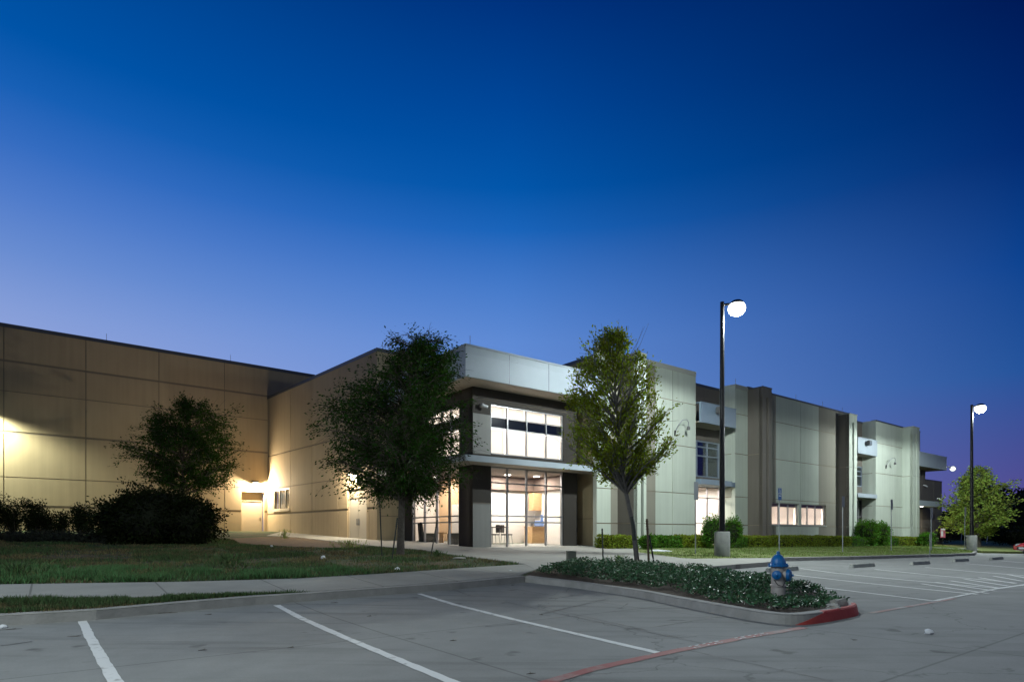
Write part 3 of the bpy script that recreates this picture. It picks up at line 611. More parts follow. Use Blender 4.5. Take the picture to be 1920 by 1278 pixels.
# big fascia, wrapping the corner, with warm soffit
PO, QO = 14.34-1.22, QF; pF0 = pq(*(Vector((0, 0))))[0]
FF = Wall(xy(PO, QO), xy(21.24, QO)); FL = Wall(xy(PO, 28.6), xy(PO, QO))
f = MB(); FF.box(f, 0, FF.L-.02, ZS, ZC, -.12, 0); fa = build(f, 'fascia', 'fascia_metal', BL)
f = MB(); FL.box(f, 0, FL.L-.12, ZS, ZC, -.12, 0); build(f, 'fascia_return', 'fascia_metal', fa)
f = MB(); FF.box(f, -.03, FF.L-.02, ZC, ZC+.07, -.4, .04); FL.box(f, 0, FL.L-.4, ZC, ZC+.07, -.4, .04); FF.box(f, -.008, FF.L-.02, ZC-.27, ZC-.255, -.01, .008); FL.box(f, 0, FL.L+.005, ZC-.27, ZC-.255, -.01, .008); build(f, 'trim', 'fascia_metal', fa)
for x in (955, 1029, 1092): f = MB(); u = FF.u(x); FF.box(f, u-.014, u+.014, ZS+.01, ZC-.01, -.01, .004); build(f, 'joint', 'coping_metal', fa)
for u in (2.3, 4.9): f = MB(); FL.box(f, u-.014, u+.014, ZS+.01, ZC-.01, -.01, .004); build(f, 'joint', 'coping_metal', fa)
f = MB(); f.pqbox(PO+.125, 21.22, QO+.125, 21.75, ZS+.02, ZS+.08); f.pqbox(PO+.125, 14.33, 21.755, 28.58, ZS+.02, ZS+.08); build(f, 'soffit', 'soffit', BL)
f = MB(); f.pqbox(PO+.13, 21.22, QO+.13, 30.0, ZC-.30, ZC-.16); build(f, 'roof', 'roof_felt', BL)
f = MB(); u = FL.u(857); c3 = FL.P(u, FL.z(857, 664), .004); e3 = FL.P(u, c3.z, .012); f.tube([c3, e3], .13, 14); build(f, 'scupper', 'dark_panel', BL)
# lower canopy, also wrapping
ZL0, ZL1 = 4.17, 4.42
f = MB(); f.pqbox(PO, 21.22, QO+.0, 21.755, ZL0+.04, ZL1-.02); f.pqbox(PO, 14.335, 21.757, 28.58, ZL0+.04, ZL1-.02); cn = build(f, 'canopy', 'soffit', BL)
f = MB(); FF.box(f, -.02, FF.L-.0, ZL0, ZL1, .0, .03); FL.box(f, 0, FL.L, ZL0, ZL1, .0, .03); FF.box(f, -.02, FF.L, ZL1-.018, ZL1, -.5, -.0); build(f, 'edge_trim', 'fascia_metal', cn)
# --- rooms behind the corner glass ---------------------------------------------------------------------------------
def pqpart(boxes, name, m, parent=BL, label=None):
    for x in boxes: b = MB(); b.pqbox(*x); o = build(b, name, m, parent, label=label)
    return o
pqpart([(14.36, 20.6, 21.78, 28.7, .3, FLR)], 'floor', 'in_floor'); CEI = 4.12
pqpart([(14.6, 20.6, 22.0, 28.7, CEI+.03, CEI+.2)], 'ceiling', 'in_ceiling')
pqpart([(16.6, 20.6, 25.0, 25.15, FLR, CEI), (14.45, 16.6, 28.4, 28.55, FLR, CEI), (20.40, 20.55, 22.0, 25.0, FLR, CEI)], 'interior_wall', 'in_wall')
pqpart([(16.55, 16.62, 25.16, 28.39, FLR, CEI)], 'interior_wall', 'in_orange'); pqpart([(16.5, 16.545, 26.2, 27.0, FLR, FLR+2.2)], 'inner_door', 'in_wall')
pqpart([(16.62, 20.38, 24.75, 24.99, 3.48, CEI), (14.5, 16.6, 28.15, 28.39, 3.48, CEI)], 'bulkhead', 'in_brown'); pqpart([(20.15, 20.39, 22.1, 24.74, 3.48, CEI)], 'bulkhead', 'in_brown')
CB = Wall(xy(0, 24.72), xy(40, 24.72)); a, b_ = CB.u(992), CB.u(1022)
pqpart([(a, b_, 24.38, 24.74, CB.z(1005, 957), CB.z(1005, 923)-.05)], 'wall_cupboard', 'wood'); a2, b2 = CB.u(984), CB.u(1034)
pqpart([(a2, b2-.3, 24.1, 24.74, FLR+.08, FLR+1.02), (b2-.22, b2, 24.1, 24.74, FLR+.08, FLR+1.02), (a2-.03, b2+.03, 24.06, 24.745, FLR+1.021, FLR+1.06)], 'counter', 'wood')
pqpart([(14.5, 20.5, 21.98, 28.5, 4.42, 4.60)], 'floor', 'in_wall'); pqpart([(14.5, 20.5, 21.98, 28.5, 7.2, 7.35)], 'ceiling', 'in_wall')
pqpart([(14.62, 20.5, 25.6, 25.7, 4.6, 7.2), (20.45, 20.55, 22.0, 25.6, 4.6, 7.2)], 'interior_wall', 'in_wall')
lp = xy(17.4, 23.6); lamp('room_light_upper', 'AREA', (lp.x, lp.y, 7.1), 850, (1, .95, .90), 4.5, sy=2.0)
lp = xy(15.3, 26.6); lamp('room_light_upper_side', 'AREA', (lp.x, lp.y, 7.1), 420, (1, .92, .85), 1.6, sy=3)
for (p_, q_, e_, c_) in ((17.8, 23.9, 190, (1, .92, .82)), (19.4, 23.6, 110, (1, .9, .78)), (15.6, 27.0, 110, (1, .88, .76)), (15.6, 24.2, 60, (1, .9, .8))):
    lp = xy(p_, q_); lamp('room_light', 'AREA', (lp.x, lp.y, CEI-.03), e_, c_, .7)
    f = MB(); f.lathe([(.16, CEI-.0), (.16, CEI+.02)], (lp.x, lp.y, 0), 16); build(f, 'downlight', 'soft_lens', BL)
# --- street front (plane PF), bay by bay --------------------------------------------------------------------------
PF = Wall(xy(21.24, QF), xy(75, QF)); PU = PF.u
JZ = [8.3, 5.95, 3.42, (1.75, .05)]
def bay(x0, x1, m, us=(), holes=(), zs=JZ, z1=ZT, cop='pale_coping', label=None):
    wall(PF, PU(x0), PU(x1), -.3, z1, m, [PU(x) for x in us], zs, holes, t=.25, label=label)
    coping(PF, PU(x0), PU(x1), z1, cop, h=.16 if cop == 'pale_coping' else .07)
# return of the tower on its left, below the canopy and above the corner roof
SR = Wall(xy(21.24, 30), xy(21.24, QF)); wall(SR, 0, SR.L-.26, -.3, ZT, 'cream_return', zs=[(2.0, .03)], t=.25); coping(SR, 0, SR.L, ZT, h=.1)
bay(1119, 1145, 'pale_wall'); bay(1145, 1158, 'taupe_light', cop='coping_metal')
def pylon(x0, x1, x2, zt, side='taupe_wall', end='pale_wall'):
    """fin standing out from the front: x0-x1 its left flank, x1-x2 its end face with a tall dark slot"""
    p0 = pq(*PF.P(PU(x0), 0).xy)[0]; r1 = (x1-CX)/FPX; a = xy(p0, QF); s = (a.x-r1*a.y)/(r1*NN.y*-1-(-NN.x)) if False else None
    o = -NN; s = (r1*a.y-a.x)/(o.x-r1*o.y); c = a+o*s; e = Wall(c, c+D1); u1 = e.u(x2)
    fl = Wall(a, c); wall(fl, 0, fl.L-.02, -.3, zt, side, zs=[5.95, 1.75], t=.2, label='darker taupe left flank')
    m0 = u1*.40; m1_ = m0+min(.26, u1*.30)
    wall(e, 0, u1, -.3, zt, end, zs=[5.95, 1.75], holes=[(m0, m1_, -.3, zt-.55)], t=.22, gap=.02, label='narrow end face with a full-height slot')
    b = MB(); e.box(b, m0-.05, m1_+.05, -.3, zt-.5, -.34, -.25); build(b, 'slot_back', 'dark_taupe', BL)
    rt = Wall(c+D1*u1-D1*.0, c+D1*u1-o*s); b = MB(); rt.box(b, .22, rt.L, -.3, zt, -.0, .2); build(b, 'wall', side, BL)
    b = MB(); e.box(b, -.01, u1+.01, zt, zt+.06, -s, .03); build(b, 'coping', 'coping_metal' if end == 'taupe_wall' else 'pale_coping', BL)
    return c, u1
pylon(1158, 1195, 1212, 9.75)
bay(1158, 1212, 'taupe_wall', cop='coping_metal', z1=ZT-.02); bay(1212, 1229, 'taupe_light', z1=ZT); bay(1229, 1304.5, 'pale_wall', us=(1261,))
# entrance recess 1
PR = Wall(xy(21.24, QF+1.0), xy(75, QF+1.0)); u0, u1 = PU(1304.5), PU(1378.5); zt1 = 9.86
RU = PR.u
z = lambda px, py, w=PR: w.z(px, py)
wa = (u0-.3, RU(1352), z(1306, 893), z(1306, 824)); wb_ = (u0-.1, RU(1352), .45, z(1310, 905))
wall(PR, u0-.6, u1, -.3, zt1, 'taupe_wall', holes=[wa, wb_], zs=[8.8]); coping(PR, u0-.6, u1, zt1)
window(PR, *wa, [RU(1308), RU(1327.5), RU(1349)], [z(1308, 836), z(1308, 853)], fm='alu_blue', inset=.04, fw=.09, pane='tint_glass', label='upper window in the first entrance recess')
for (zz0, zz1) in ((z(1308, 835), z(1308, 825)), (z(1308, 852), z(1308, 838))):
    m_ = MB(); PR.box(m_, wa[0]+.05, wa[1]-.05, zz0, zz1, -.2, -.17); build(m_, 'dark_panel', 'dark_panel', BL)
window(PR, *wb_, [RU(1328), RU(1350)], [z(1310, 932), z(1310, 980)], fw=.06, inset=.04, label='lit storefront in the first entrance recess')
pR0 = 21.24+u0; pR1 = 21.24+u1; QR = QF+1.0
RS = Wall(xy(pR1, QR), xy(pR1, QF)); wall(RS, 0, RS.L-.26, -.3, ZT, 'pale_wall', zs=JZ[:3], t=.2)
RS2 = Wall(xy(pR0, QF), xy(pR0, QR)); wall(RS2, .26, RS2.L, -.3, ZT, 'taupe_wall', t=.2)
pqpart([(pR0-1, pR1+.5, QR+.26, QR+4, .3, .45)], 'floor', 'in_floor'); pqpart([(pR0-1, pR1+.5, QR+.26, QR+4, 3.95, 4.1)], 'ceiling', 'in_ceiling'); pqpart([(pR0-1, pR1+.5, QR+2.6, QR+2.7, .45, 3.95), (pR0-1.1, pR0-1, QR+.26, QR+2.6, .45, 3.95), (pR1+.2, pR1+.3, QR+.26, QR+2.6, .45, 3.95)], 'interior_wall', 'in_wall')
lp = xy((pR0+pR1)/2, QR+1.4); lamp('room_light', 'AREA', (lp.x, lp.y, 3.9), 330, (1, .88, .8), 1.6, sy=1)
pqpart([(pR0-1, pR1+.5, QR+.26, QR+4, 4.3, 4.4)], 'floor', 'in_floor'); pqpart([(pR0-1, pR1+.5, QR+.26, QR+4, 7.2, 7.3)], 'ceiling', 'in_ceiling'); pqpart([(pR0-1, pR1+.5, QR+3, QR+3.1, 4.4, 7.2)], 'interior_wall', 'in_brown'); pqpart([(pR0+1.0, pR0+1.15, QR+1.0, QR+1.1, 4.4, 7.2), (pR0-.6, pR0+.8, QR+1.6, QR+1.7, 5.0, 5.25)], 'inner_trim', 'in_wall')
lp = xy((pR0+pR1)/2, QR+1.6); lamp('room_light', 'AREA', (lp.x, lp.y, 7.1), 26, (1, .9, .8), .8)
FB = Wall(xy(pR0+.004, QF-.34), xy(75, QF-.34)); zf1, zf0 = FB.z(1306, 752), FB.z(1306, 789); fe = FB.u(1380)
f = MB(); FB.box(f, 0, fe, zf0, zf1, -.12, 0); FB.box(f, fe-.12, fe, zf0, zf1, -.335, -.12); fa1 = build(f, 'fascia', 'fascia_blue', BL, label='blue-grey fascia over the first entrance recess'); f = MB(); FB.box(f, 0, fe+.01, zf1, zf1+.05, -.36, .02); build(f, 'trim', 'fascia_blue', fa1)
f = MB(); FB.box(f, 0, fe-.125, zf0+.03, zf0+.08, -1.30, -.125); build(f, 'soffit', 'soffit', BL)
zc1, zc0 = FB.z(1306, 896), FB.z(1306, 906); ce = FB.u(1373)
f = MB(); FB.box(f, 0, ce, zc0, zc1, -.33, -.0); FB.box(f, 0, pR1-pR0-.02, zc0+.01, zc1-.01, -1.33, -.33); build(f, 'canopy', 'fascia_blue', BL)
bay(1378.5, 1402, 'pale_wall', z1=ZT-.1); pylon(1402, 1430, 1447, 9.85, end='taupe_wall'); bay(1402, 1447, 'taupe_wall', cop='coping_metal')
wina = (PU(1446.5), PU(1498), PF.z(1447, 983), PF.z(1447, 941)); winb = (PU(1502.5), PU(1549), wina[2], wina[3])
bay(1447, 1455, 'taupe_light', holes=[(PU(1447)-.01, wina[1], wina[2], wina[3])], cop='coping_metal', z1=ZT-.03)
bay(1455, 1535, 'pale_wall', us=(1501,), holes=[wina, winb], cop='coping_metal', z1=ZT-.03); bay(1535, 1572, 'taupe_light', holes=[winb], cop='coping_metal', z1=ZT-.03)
for k, (wn, ms) in enumerate(((wina, (1463, 1481)), (winb, (1517, 1532)))):
    window(PF, wn[0], wn[1], wn[2], wn[3], [PU(x) for x in ms], [], fw=.05, inset=.10, label=('left' if k == 0 else 'right')+' of the two lit ground-floor windows in the street front')
    s_ = MB(); PF.box(s_, wn[0]+.05, wn[1]-.05, wn[2]+.05, wn[3]-.16, -.33, -.327); build(s_, 'roller_shade', 'shade_fabric', BL)
    s_ = MB(); PF.box(s_, wn[0]+.05, wn[1]-.05, wn[3]-.24, wn[3]-.05, -.29, -.22); build(s_, 'dark_gap_strip', 'in_brown', BL)  # dark brown strip stands in for the dim gap above the shade
    s_ = MB(); PF.box(s_, wn[0]-.04, wn[1]+.04, wn[2]-.07, wn[2], -.1, .04); build(s_, 'sill', 'pale_coping', BL)
pa, pb = 21.24+wina[0]-.3, 21.24+winb[1]+.3
pqpart([(pa, pb, QF+.26, QF+3.2, .2, .4)], 'floor', 'in_floor'); pqpart([(pa, pb, QF+.26, QF+3.2, 3.35, 3.5)], 'ceiling', 'in_ceiling'); pqpart([(pa, pb, QF+3.1, QF+3.2, .4, 3.35), (pa-.1, pa, QF+.26, QF+3.2, .4, 3.35), (pb, pb+.1, QF+.26, QF+3.2, .4, 3.35)], 'interior_wall', 'in_wall')
for t in (.25, .75): lp = xy(pa+(pb-pa)*t, QF+1.3); lamp('room_light', 'AREA', (lp.x, lp.y, 3.2), 560, (1, .87, .80), 1.6, sy=1)
pylon(1572, 1592.5, 1607, 9.68, end='pale_wall'); bay(1572, 1606, 'taupe_wall', cop='coping_metal', z1=ZT-.03)
# recess 2
u0, u1 = PU(1606), PU(1642.3); pR0, pR1 = 21.24+u0, 21.24+u1
wc = (RU(1585), RU(1617), z(1612, 912), z(1612, 874)); wd = (RU(1585), RU(1618), .3, z(1612, 936))
wall(PR, u0-2, u1, -.3, ZT-.05, 'taupe_wall', holes=[wc, wd]); coping(PR, u0-2, u1, ZT-.05)
window(PR, *wc, [RU(1606)], [z(1612, 883), z(1612, 892)], fm='alu_blue', inset=.04, fw=.09, pane='tint_glass', label='dark upper window in the second entrance recess'); m_ = MB(); PR.box(m_, wc[0], wc[1], wc[2], wc[3], -.5, -.45); build(m_, 'window_backing', 'core_dark', BL)
window(PR, *wd, [RU(1611)], [z(1612, 968)], fw=.07, inset=.04, pane='tint_glass', label='dim glazed door in the second entrance recess'); m_ = MB(); PR.box(m_, wd[0]-.5, wd[1]+.5, wd[2], wd[3], -1.5, -1.45); build(m_, 'interior_wall', 'in_orange', BL); lp = PR.P(wd[1]-.8, 3.0, -.8); lamp('room_light', 'AREA', lp, 9, (1, .85, .8), .5)
RS = Wall(xy(pR1, QR+.0), xy(pR1, QF)); wall(RS, 0, RS.L-.26, -.3, ZT, 'pale_wall', zs=JZ[:3], t=.2)
FB2 = Wall(xy(pR0+.0, QF-.10), xy(75, QF-.10)); f = MB(); e2 = pR1-pR0-.004; zf1, zf0 = FB2.z(1608, 819.5), FB2.z(1608, 848.5)
f = MB(); FB2.box(f, 0, e2, zf0, zf1, -.22, 0); fa2 = build(f, 'fascia', 'fascia_metal', BL, label='bright white fascia over the second entrance recess'); f = MB(); FB2.box(f, 0, e2, zf1, zf1+.06, -.3, .03); build(f, 'trim', 'fascia_metal', fa2)
f = MB(); FB2.box(f, 0, e2, zf0+.03, zf0+.08, -1.09, -.225); build(f, 'soffit', 'soffit', BL)
f = MB(); FB2.box(f, 0, e2, FB2.z(1608, 931), FB2.z(1608, 923.5), -1.0, .0); build(f, 'canopy', 'fascia_metal', BL)
bay(1642.3, 1692, 'pale_wall', us=(1680,), cop='coping_metal'); bay(1692, 1725, 'taupe_wall', cop='coping_metal')
c4, u4 = pylon(1692, 1712, 1724, 9.95, side='pale_wall')
# right end: long fascia, one-storey lit porch and lower block
pE = 21.24+PU(1725); E1 = Wall(xy(pE, QF+.9), xy(pE+22, QF+.9))
e_a, e_b = E1.u(1735), E1.u(1766); zt_ = E1.z(1735, 898)
wall(E1, 0, e_a, -.3, 8.2, 'taupe_wall', us=[E1.u(1728)], zs=[5.95, 1.75]); wall(E1, e_a, e_b, -.3, zt_, 'taupe_wall', zs=[3.6], us=[E1.u(1750)]); coping(E1, e_a, e_b, zt_, h=.05)
wE = Wall(xy(pE+e_b, QF+.9), xy(pE+e_b, QF+12)); wall(wE, 0, wE.L, -.3, zt_, 'taupe_wall')
FE = Wall(xy(pE-.3, QF-.5), xy(pE+22, QF-.5)); a, b_ = FE.u(1722), FE.u(1775); z1_, z0_ = FE.z(1724, 847), FE.z(1724, 872.5)
f = MB(); FE.box(f, a, b_, z0_, z1_, -.15, 0); FE.box(f, b_-.15, b_, z0_, z1_, -3.0, -.15); fa3 = build(f, 'fascia', 'fascia_metal', BL, label='long pale fascia at the far right end of the building')
f = MB(); FE.box(f, a, b_+.02, z1_, z1_+.05, -3.0, .03); k_ = FE.u(1757); FE.box(f, k_-.02, k_+.02, z0_, z1_, -.02, .006); build(f, 'trim', 'fascia_metal', fa3); f = MB(); FE.box(f, a, b_-.16, z0_+.03, z0_+.1, -3.0, -.155); build(f, 'soffit', 'soffit', BL)
f = MB(); FE.box(f, a, b_-.15, z1_-.25, z1_-.1, -3.0, -.155); build(f, 'roof', 'roof_felt', BL)
f = MB(); a, b_ = FE.u(1722), FE.u(1763.5); FE.box(f, a, b_, FE.z(1724, 947), FE.z(1724, 937), -1.38, 0); cE = build(f, 'canopy', 'fascia_metal', BL)
lp = FE.P(FE.u(1742), FE.z(1724, 947)-.08, -.7); lamp('porch_light', 'AREA', lp, 190, (1, .9, .72), .35); f = MB(); q4 = MB(); FE.box(f, FE.u(1742)-.2, FE.u(1742)+.2, FE.z(1724, 947)-.03, FE.z(1724, 947)-.005, -.9, -.5); build(f, 'soffit_light', 'soft_lens', BL)
# drain pipe at the last pylon
f = MB(); pp = FE.P(FE.u(1727.5), 0, -.9); f.tube([(pp.x, pp.y, .1), (pp.x, pp.y, 6.2)], .05, 8); build(f, 'drainpipe', 'galv', BL)
# roofs and unseen backs, so that nothing is a shell
top = MB(); top.prism([tuple(Ic+Vector((.5, .3))), tuple(Wc+Vector((.2, .3))), tuple(xy(21.0, qW+.1)), tuple(xy(21.0, 60)), tuple(xy(-5, 60)), tuple(Ic+Ld*2.9)], 10.0, 10.15); build(top, 'roof', 'roof_felt', BL)
pqpart([(21.4, pE-.2, QR+.3, 60, 9.3, 9.45)], 'roof', 'roof_felt'); pqpart([(21.4, pE, 59.8, 60, -.3, ZT), (pE-.3, pE, QF+.3, 59.8, -.3, ZT)], 'wall', 'taupe_wall')
# ------------------------------------------------------------------ things fixed to the building
def wall_lamp(w, px, py, label, m, energy, col, wid=.42, spread=150, off=.0, tgt=-.6):
    u, zc = w.u(px), w.z(px, py); b = w.P(u, zc, off); t = thing('wall_lamp', label, 'wall lamp', b, group='wall lamps of the building')
    h = MB(); w.box(h, u-wid/2, u+wid/2, zc-.02, zc+.20, off, off+.06)
    c = [w.P(u-wid/2, zc+.02, off+.06), w.P(u+wid/2, zc+.02, off+.06), w.P(u+wid/2, zc+.02, off+.30), w.P(u-wid/2, zc+.02, off+.30)]
    d_ = [w.P(u-wid/2, zc+.20, off+.06), w.P(u+wid/2, zc+.20, off+.06), w.P(u+wid/2, zc+.08, off+.30), w.P(u-wid/2, zc+.08, off+.30)]
    h.hexa(c, d_); build(h, 'housing', 'fixture_grey', t)
    g = MB(); w.box(g, u-wid/2+.03, u+wid/2-.03, zc-.07, zc+.018, off+.07, off+.26); build(g, 'lens', m, t)
    if spread < 150: lamp('wall_lamp_light', 'SPOT', w.P(u, zc-.13, off+.5), energy, col, .12, R(spread), w.P(u+.6, zc-3, off+.1), blend=.6)
    else: lamp('wall_lamp_light', 'POINT', w.P(u, zc-.13, off+.26), energy, col, .05)
wall_lamp(WL, 478, 906, 'glaring warm wall lamp above the single door in the wing corner', 'warm_lens', 1350, (1, .82, .56))
wall_lamp(WW, 664, 890, 'warm wall lamp above the double door behind the big tree', 'warm_lens', 850, (1, .88, .66))
wall_lamp(WL, -62, 760, 'cold wall lamp high on the beige wing, at the far left end', 'green_lens', 6500, (.92, 1.0, .78), spread=134)
def gooseneck(w, px, py, label, sc=1.0):
    u, zc = w.u(px), w.z(px, py); t = thing('wall_bracket', label, 'bracket', w.P(u, zc, 0), group='curved brackets on the street front')
    pts = [(-.16, -.62, .02), (-.13, -.45, .10), (-.12, -.2, .25), (0, .02, .40), (.22, .06, .5), (.38, -.06, .5), (.42, -.3, .46)]
    m = MB(); m.tube([w.P(u+a*sc, zc+b*sc, c*sc) for a, b, c in pts], .022, 8); build(m, 'arm', 'galv', t, smooth=True)
    m = MB(); m.tube([w.P(u-.16*sc, zc-.78*sc, .03), w.P(u-.15*sc, zc-.5*sc, .05)], [.03, .05], 8); build(m, 'wall_mount', 'black_metal', t)
    a, b, c = pts[-1]; m = MB(); m.tube([w.P(u+a*sc, zc+b*sc+.02, c*sc), w.P(u+a*sc, zc+b*sc-.08, c*sc), w.P(u+a*sc, zc+b*sc-.16, c*sc)], [.06, .09, .085], 12); build(m, 'camera_dome', 'fixture_grey', t, smooth=True)
gooseneck(PF, 1268, 790, 'white curved camera bracket on the big pale panel behind the young tree'); gooseneck(PF, 1662, 860, 'dark curved camera bracket on the pale panel right of the white fascia')
def flood(w, px, py, label, off=0.0):
    u, zc = w.u(px), w.z(px, py); t = thing('floodlight', label, 'floodlight', w.P(u, zc, off), group='floodlights on the fascias')
    m = MB(); w.box(m, u-.05, u+.05, zc-.08, zc+.08, off, off+.12); build(m, 'bracket', 'alu', t)
    m = MB(); w.box(m, u-.24, u+.24, zc-.17, zc+.19, off+.12, off+.34); build(m, 'housing', 'fixture_grey', t, bevel=.03)
    m = MB(); w.box(m, u-.19, u+.19, zc-.12, zc+.14, off+.341, off+.35); build(m, 'lens', 'tint_lens', t)
mat('tint_lens', (.14, .16, .18), rough=.1)
flood(FB2, 1624, 831, 'dark square floodlight on the white fascia over the second recess'); flood(FB, 1343, 771, 'small floodlight on the blue-grey fascia beside the tall pole')
t = thing('security_lamp', 'round white lamp on a short arm at the far end of the long fascia', 'lamp', FE.P(FE.u(1775), FE.z(1775, 875), 0)); ea = FE.P(FE.u(1774), FE.z(1775, 875), .03); eb = FE.P(FE.u(1774)+.55, FE.z(1775, 877), .2); hd = FE.P(FE.u(1774)+.75, FE.z(1775, 878), .28)
m = MB(); m.tube([ea, (ea+eb)/2+Vector((0, 0, .08)), eb], .05, 8); build(m, 'arm', 'cam_white', t, smooth=True); m = MB(); dv = (Vector((0, 0, EH))-hd).normalized(); m.tube([hd-dv*.12, hd, hd+dv*.06], [.16, .26, .24], 16); build(m, 'housing', 'cam_white', t, smooth=True); m = MB(); m.tube([hd+dv*.061, hd+dv*.075], .2, 16); build(m, 'lens', 'end_lens', t)
for (w, px, py, lb) in ((E1, 1731, 909, 'small white camera on the wall under the long right-hand fascia'), (FE, 1757, 934, 'small white camera standing on the canopy at the right end'), (P1, 902, 758, 'pale dome camera on the taupe column under the big fascia')):
    u, zc = w.u(px), w.z(px, py); t = thing('camera', lb, 'security camera', w.P(u, zc, 0)); m = MB(); m.tube([w.P(u, zc, 0), w.P(u, zc, .12), w.P(u, zc-.04, .2)], [.05, .04, .04], 8); build(m, 'mount', 'cam_white', t); m = MB(); m.tube([w.P(u-.08, zc-.06, .2), w.P(u+.16, zc-.14, .28)], [.07, .06], 10); build(m, 'camera_body', 'cam_white', t)
u, zc = WG.u(735), WG.z(735, 913); t = thing('alarm_horn', 'small dark alarm horn on the return wall left of the corner glazing', 'alarm', WG.P(u, zc, 0)); m = MB(); WG.box(m, u-.11, u+.11, zc-.1, zc+.1, 0, .07); build(m, 'housing', 'fixture_grey', t, bevel=.01); m = MB(); m.tube([WG.P(u, zc, .07), WG.P(u, zc, .13)], [.05, .08], 12); build(m, 'horn', 'black_metal', t)
ROD = ['above the far left of the beige wing', 'above the middle of the beige wing', 'at the outer corner of the beige wing', 'above the lit fascia corner', 'on the roof edge just right of the tall pole', 'above the second pylon', 'above the two lit ground-floor windows', 'above the third pylon', 'above the fourth pylon', 'between second and third pylon, nearer the third']
for k, (w, px, zt, hh) in enumerate(((WL, 200, 12.7, .42), (WL, 433, 12.7, .42), (WG, 719, 10.67, .4), (FF, 884, 8.84, .4), (PF, 1382, 9.99, .38), (PF, 1432, 10.05, .38), (PF, 1495, 10.03, .38), (PF, 1582, 10.0, .38), (PF, 1716, 9.98, .38), (PF, 1545, 10.03, .38))):
    b = w.P(w.u(px), zt, -.1); t = thing('lightning_rod', 'thin lightning rod '+ROD[k], 'lightning rod', b, group='lightning rods along the roof edge')
    m = MB(); m.tube([b+Vector((0, 0, .03)), b+Vector((0, 0, hh))], .011, 6); build(m, 'rod', 'galv', t); m = MB(); m.lathe([(.05, 0), (.045, .025), (.02, .05)], b, 8); build(m, 'base', 'coping_metal', t)
# furniture in the corner room
def chair(loc, rz, label, group):
    t = thing('chair', label, 'chair', loc, rz, group)
    m = MB(); m.box(-.23, .23, -.22, .22, .62, .68); build(m, 'seat', 'chair_black', t, True, bevel=.015); m = MB(); m.box(-.22, .22, .2, .245, .74, 1.12); build(m, 'backrest', 'chair_black', t, True, bevel=.015)
    for sx in (-1, 1):
        for sy in (-1, 1):
            m = MB(); m.tube([(sx*.19, sy*.18, .62), (sx*.23, sy*.24, 0)], .013, 6); build(m, 'leg', 'alu', t, True)
        m = MB(); m.tube([(sx*.18, .2, .65), (sx*.18, .23, .8)], .012, 6); build(m, 'back_post', 'alu', t, True)
    return t
def at_floor(px, Y): return Vector(((px-CX)/FPX*Y, Y, FLR))
chair(at_floor(950, 29.3), 1.2, 'black chair on thin legs right of the table in the corner room', 'dining chairs in the corner room'); chair(at_floor(926, 29.4), -2.0, 'black chair on thin legs behind the table at the left edge of the corner window', 'dining chairs in the corner room')
t = thing('table', 'small high table with thin legs behind the corner storefront', 'table', at_floor(937, 28.9)); m = MB(); m.box(-.42, .42, -.35, .35, .98, 1.02); build(m, 'tabletop', 'in_brown', t, True, bevel=.008)
for sx in (-1, 1):
    for sy in (-1, 1): m = MB(); m.tube([(sx*.36, sy*.3, .98), (sx*.36, sy*.3, 0)], .015, 6); build(m, 'leg', 'alu', t, True)
def booth(px, Y, rz, label):
    t = thing('armchair', label, 'armchair', at_floor(px, Y), rz, 'dark armchairs in the corner room')
    m = MB(); m.box(-.36, .36, -.3, .36, .12, .5); build(m, 'seat', 'chair_black', t, True, bevel=.05); m = MB(); m.hexa([(-.36, .28, .12), (.36, .28, .12), (.36, .46, .12), (-.36, .46, .12)], [(-.34, .40, 1.25), (.34, .40, 1.25), (.34, .54, 1.25), (-.34, .54, 1.25)]); build(m, 'backrest', 'chair_black', t, True, bevel=.04)
    for sx in (-1, 1):
        m = MB(); m.box(sx*.42-.06, sx*.42+.06, -.3, .34, .1, .72); build(m, 'armrest', 'chair_black', t, True, bevel=.03)
        for sy in (-.24, .3): m = MB(); m.box(sx*.34-.03, sx*.34+.03, sy-.03, sy+.03, 0, .11); build(m, 'leg', 'wood', t, True)
booth(805, 30.2, 1.9, 'dark armchair left of the wooden table, behind the lawn-side storefront'); booth(852, 28.4, -1.4, 'dark armchair at the right edge of the lawn-side storefront')
t = thing('side_table', 'wooden side table between the two dark armchairs', 'table', at_floor(828, 29.6)); m = MB(); m.box(-.3, .3, -.3, .3, .7, .76); build(m, 'tabletop', 'wood', t, True, bevel=.01); m = MB(); m.box(-.1, .1, -.1, .1, 0, .7); build(m, 'leg', 'wood', t, True)
cc = CB.P(CB.u(1009), FLR+1.065, .35); t = thing('coffee_machine', 'bluish coffee machine on the wooden counter', 'coffee machine', cc); m = MB(); m.box(-.42, .42, -.14, .14, .0, .3); build(m, 'body', 'appliance', t, True, bevel=.03); m = MB(); m.box(-.1, .1, -.1, .1, .3, .62); build(m, 'reservoir', 'appliance', t, True, bevel=.02); m = MB(); m.box(-.6, -.46, -.12, .12, 0, .26); build(m, 'side_unit', 'fixture_grey', t, True, bevel=.02)
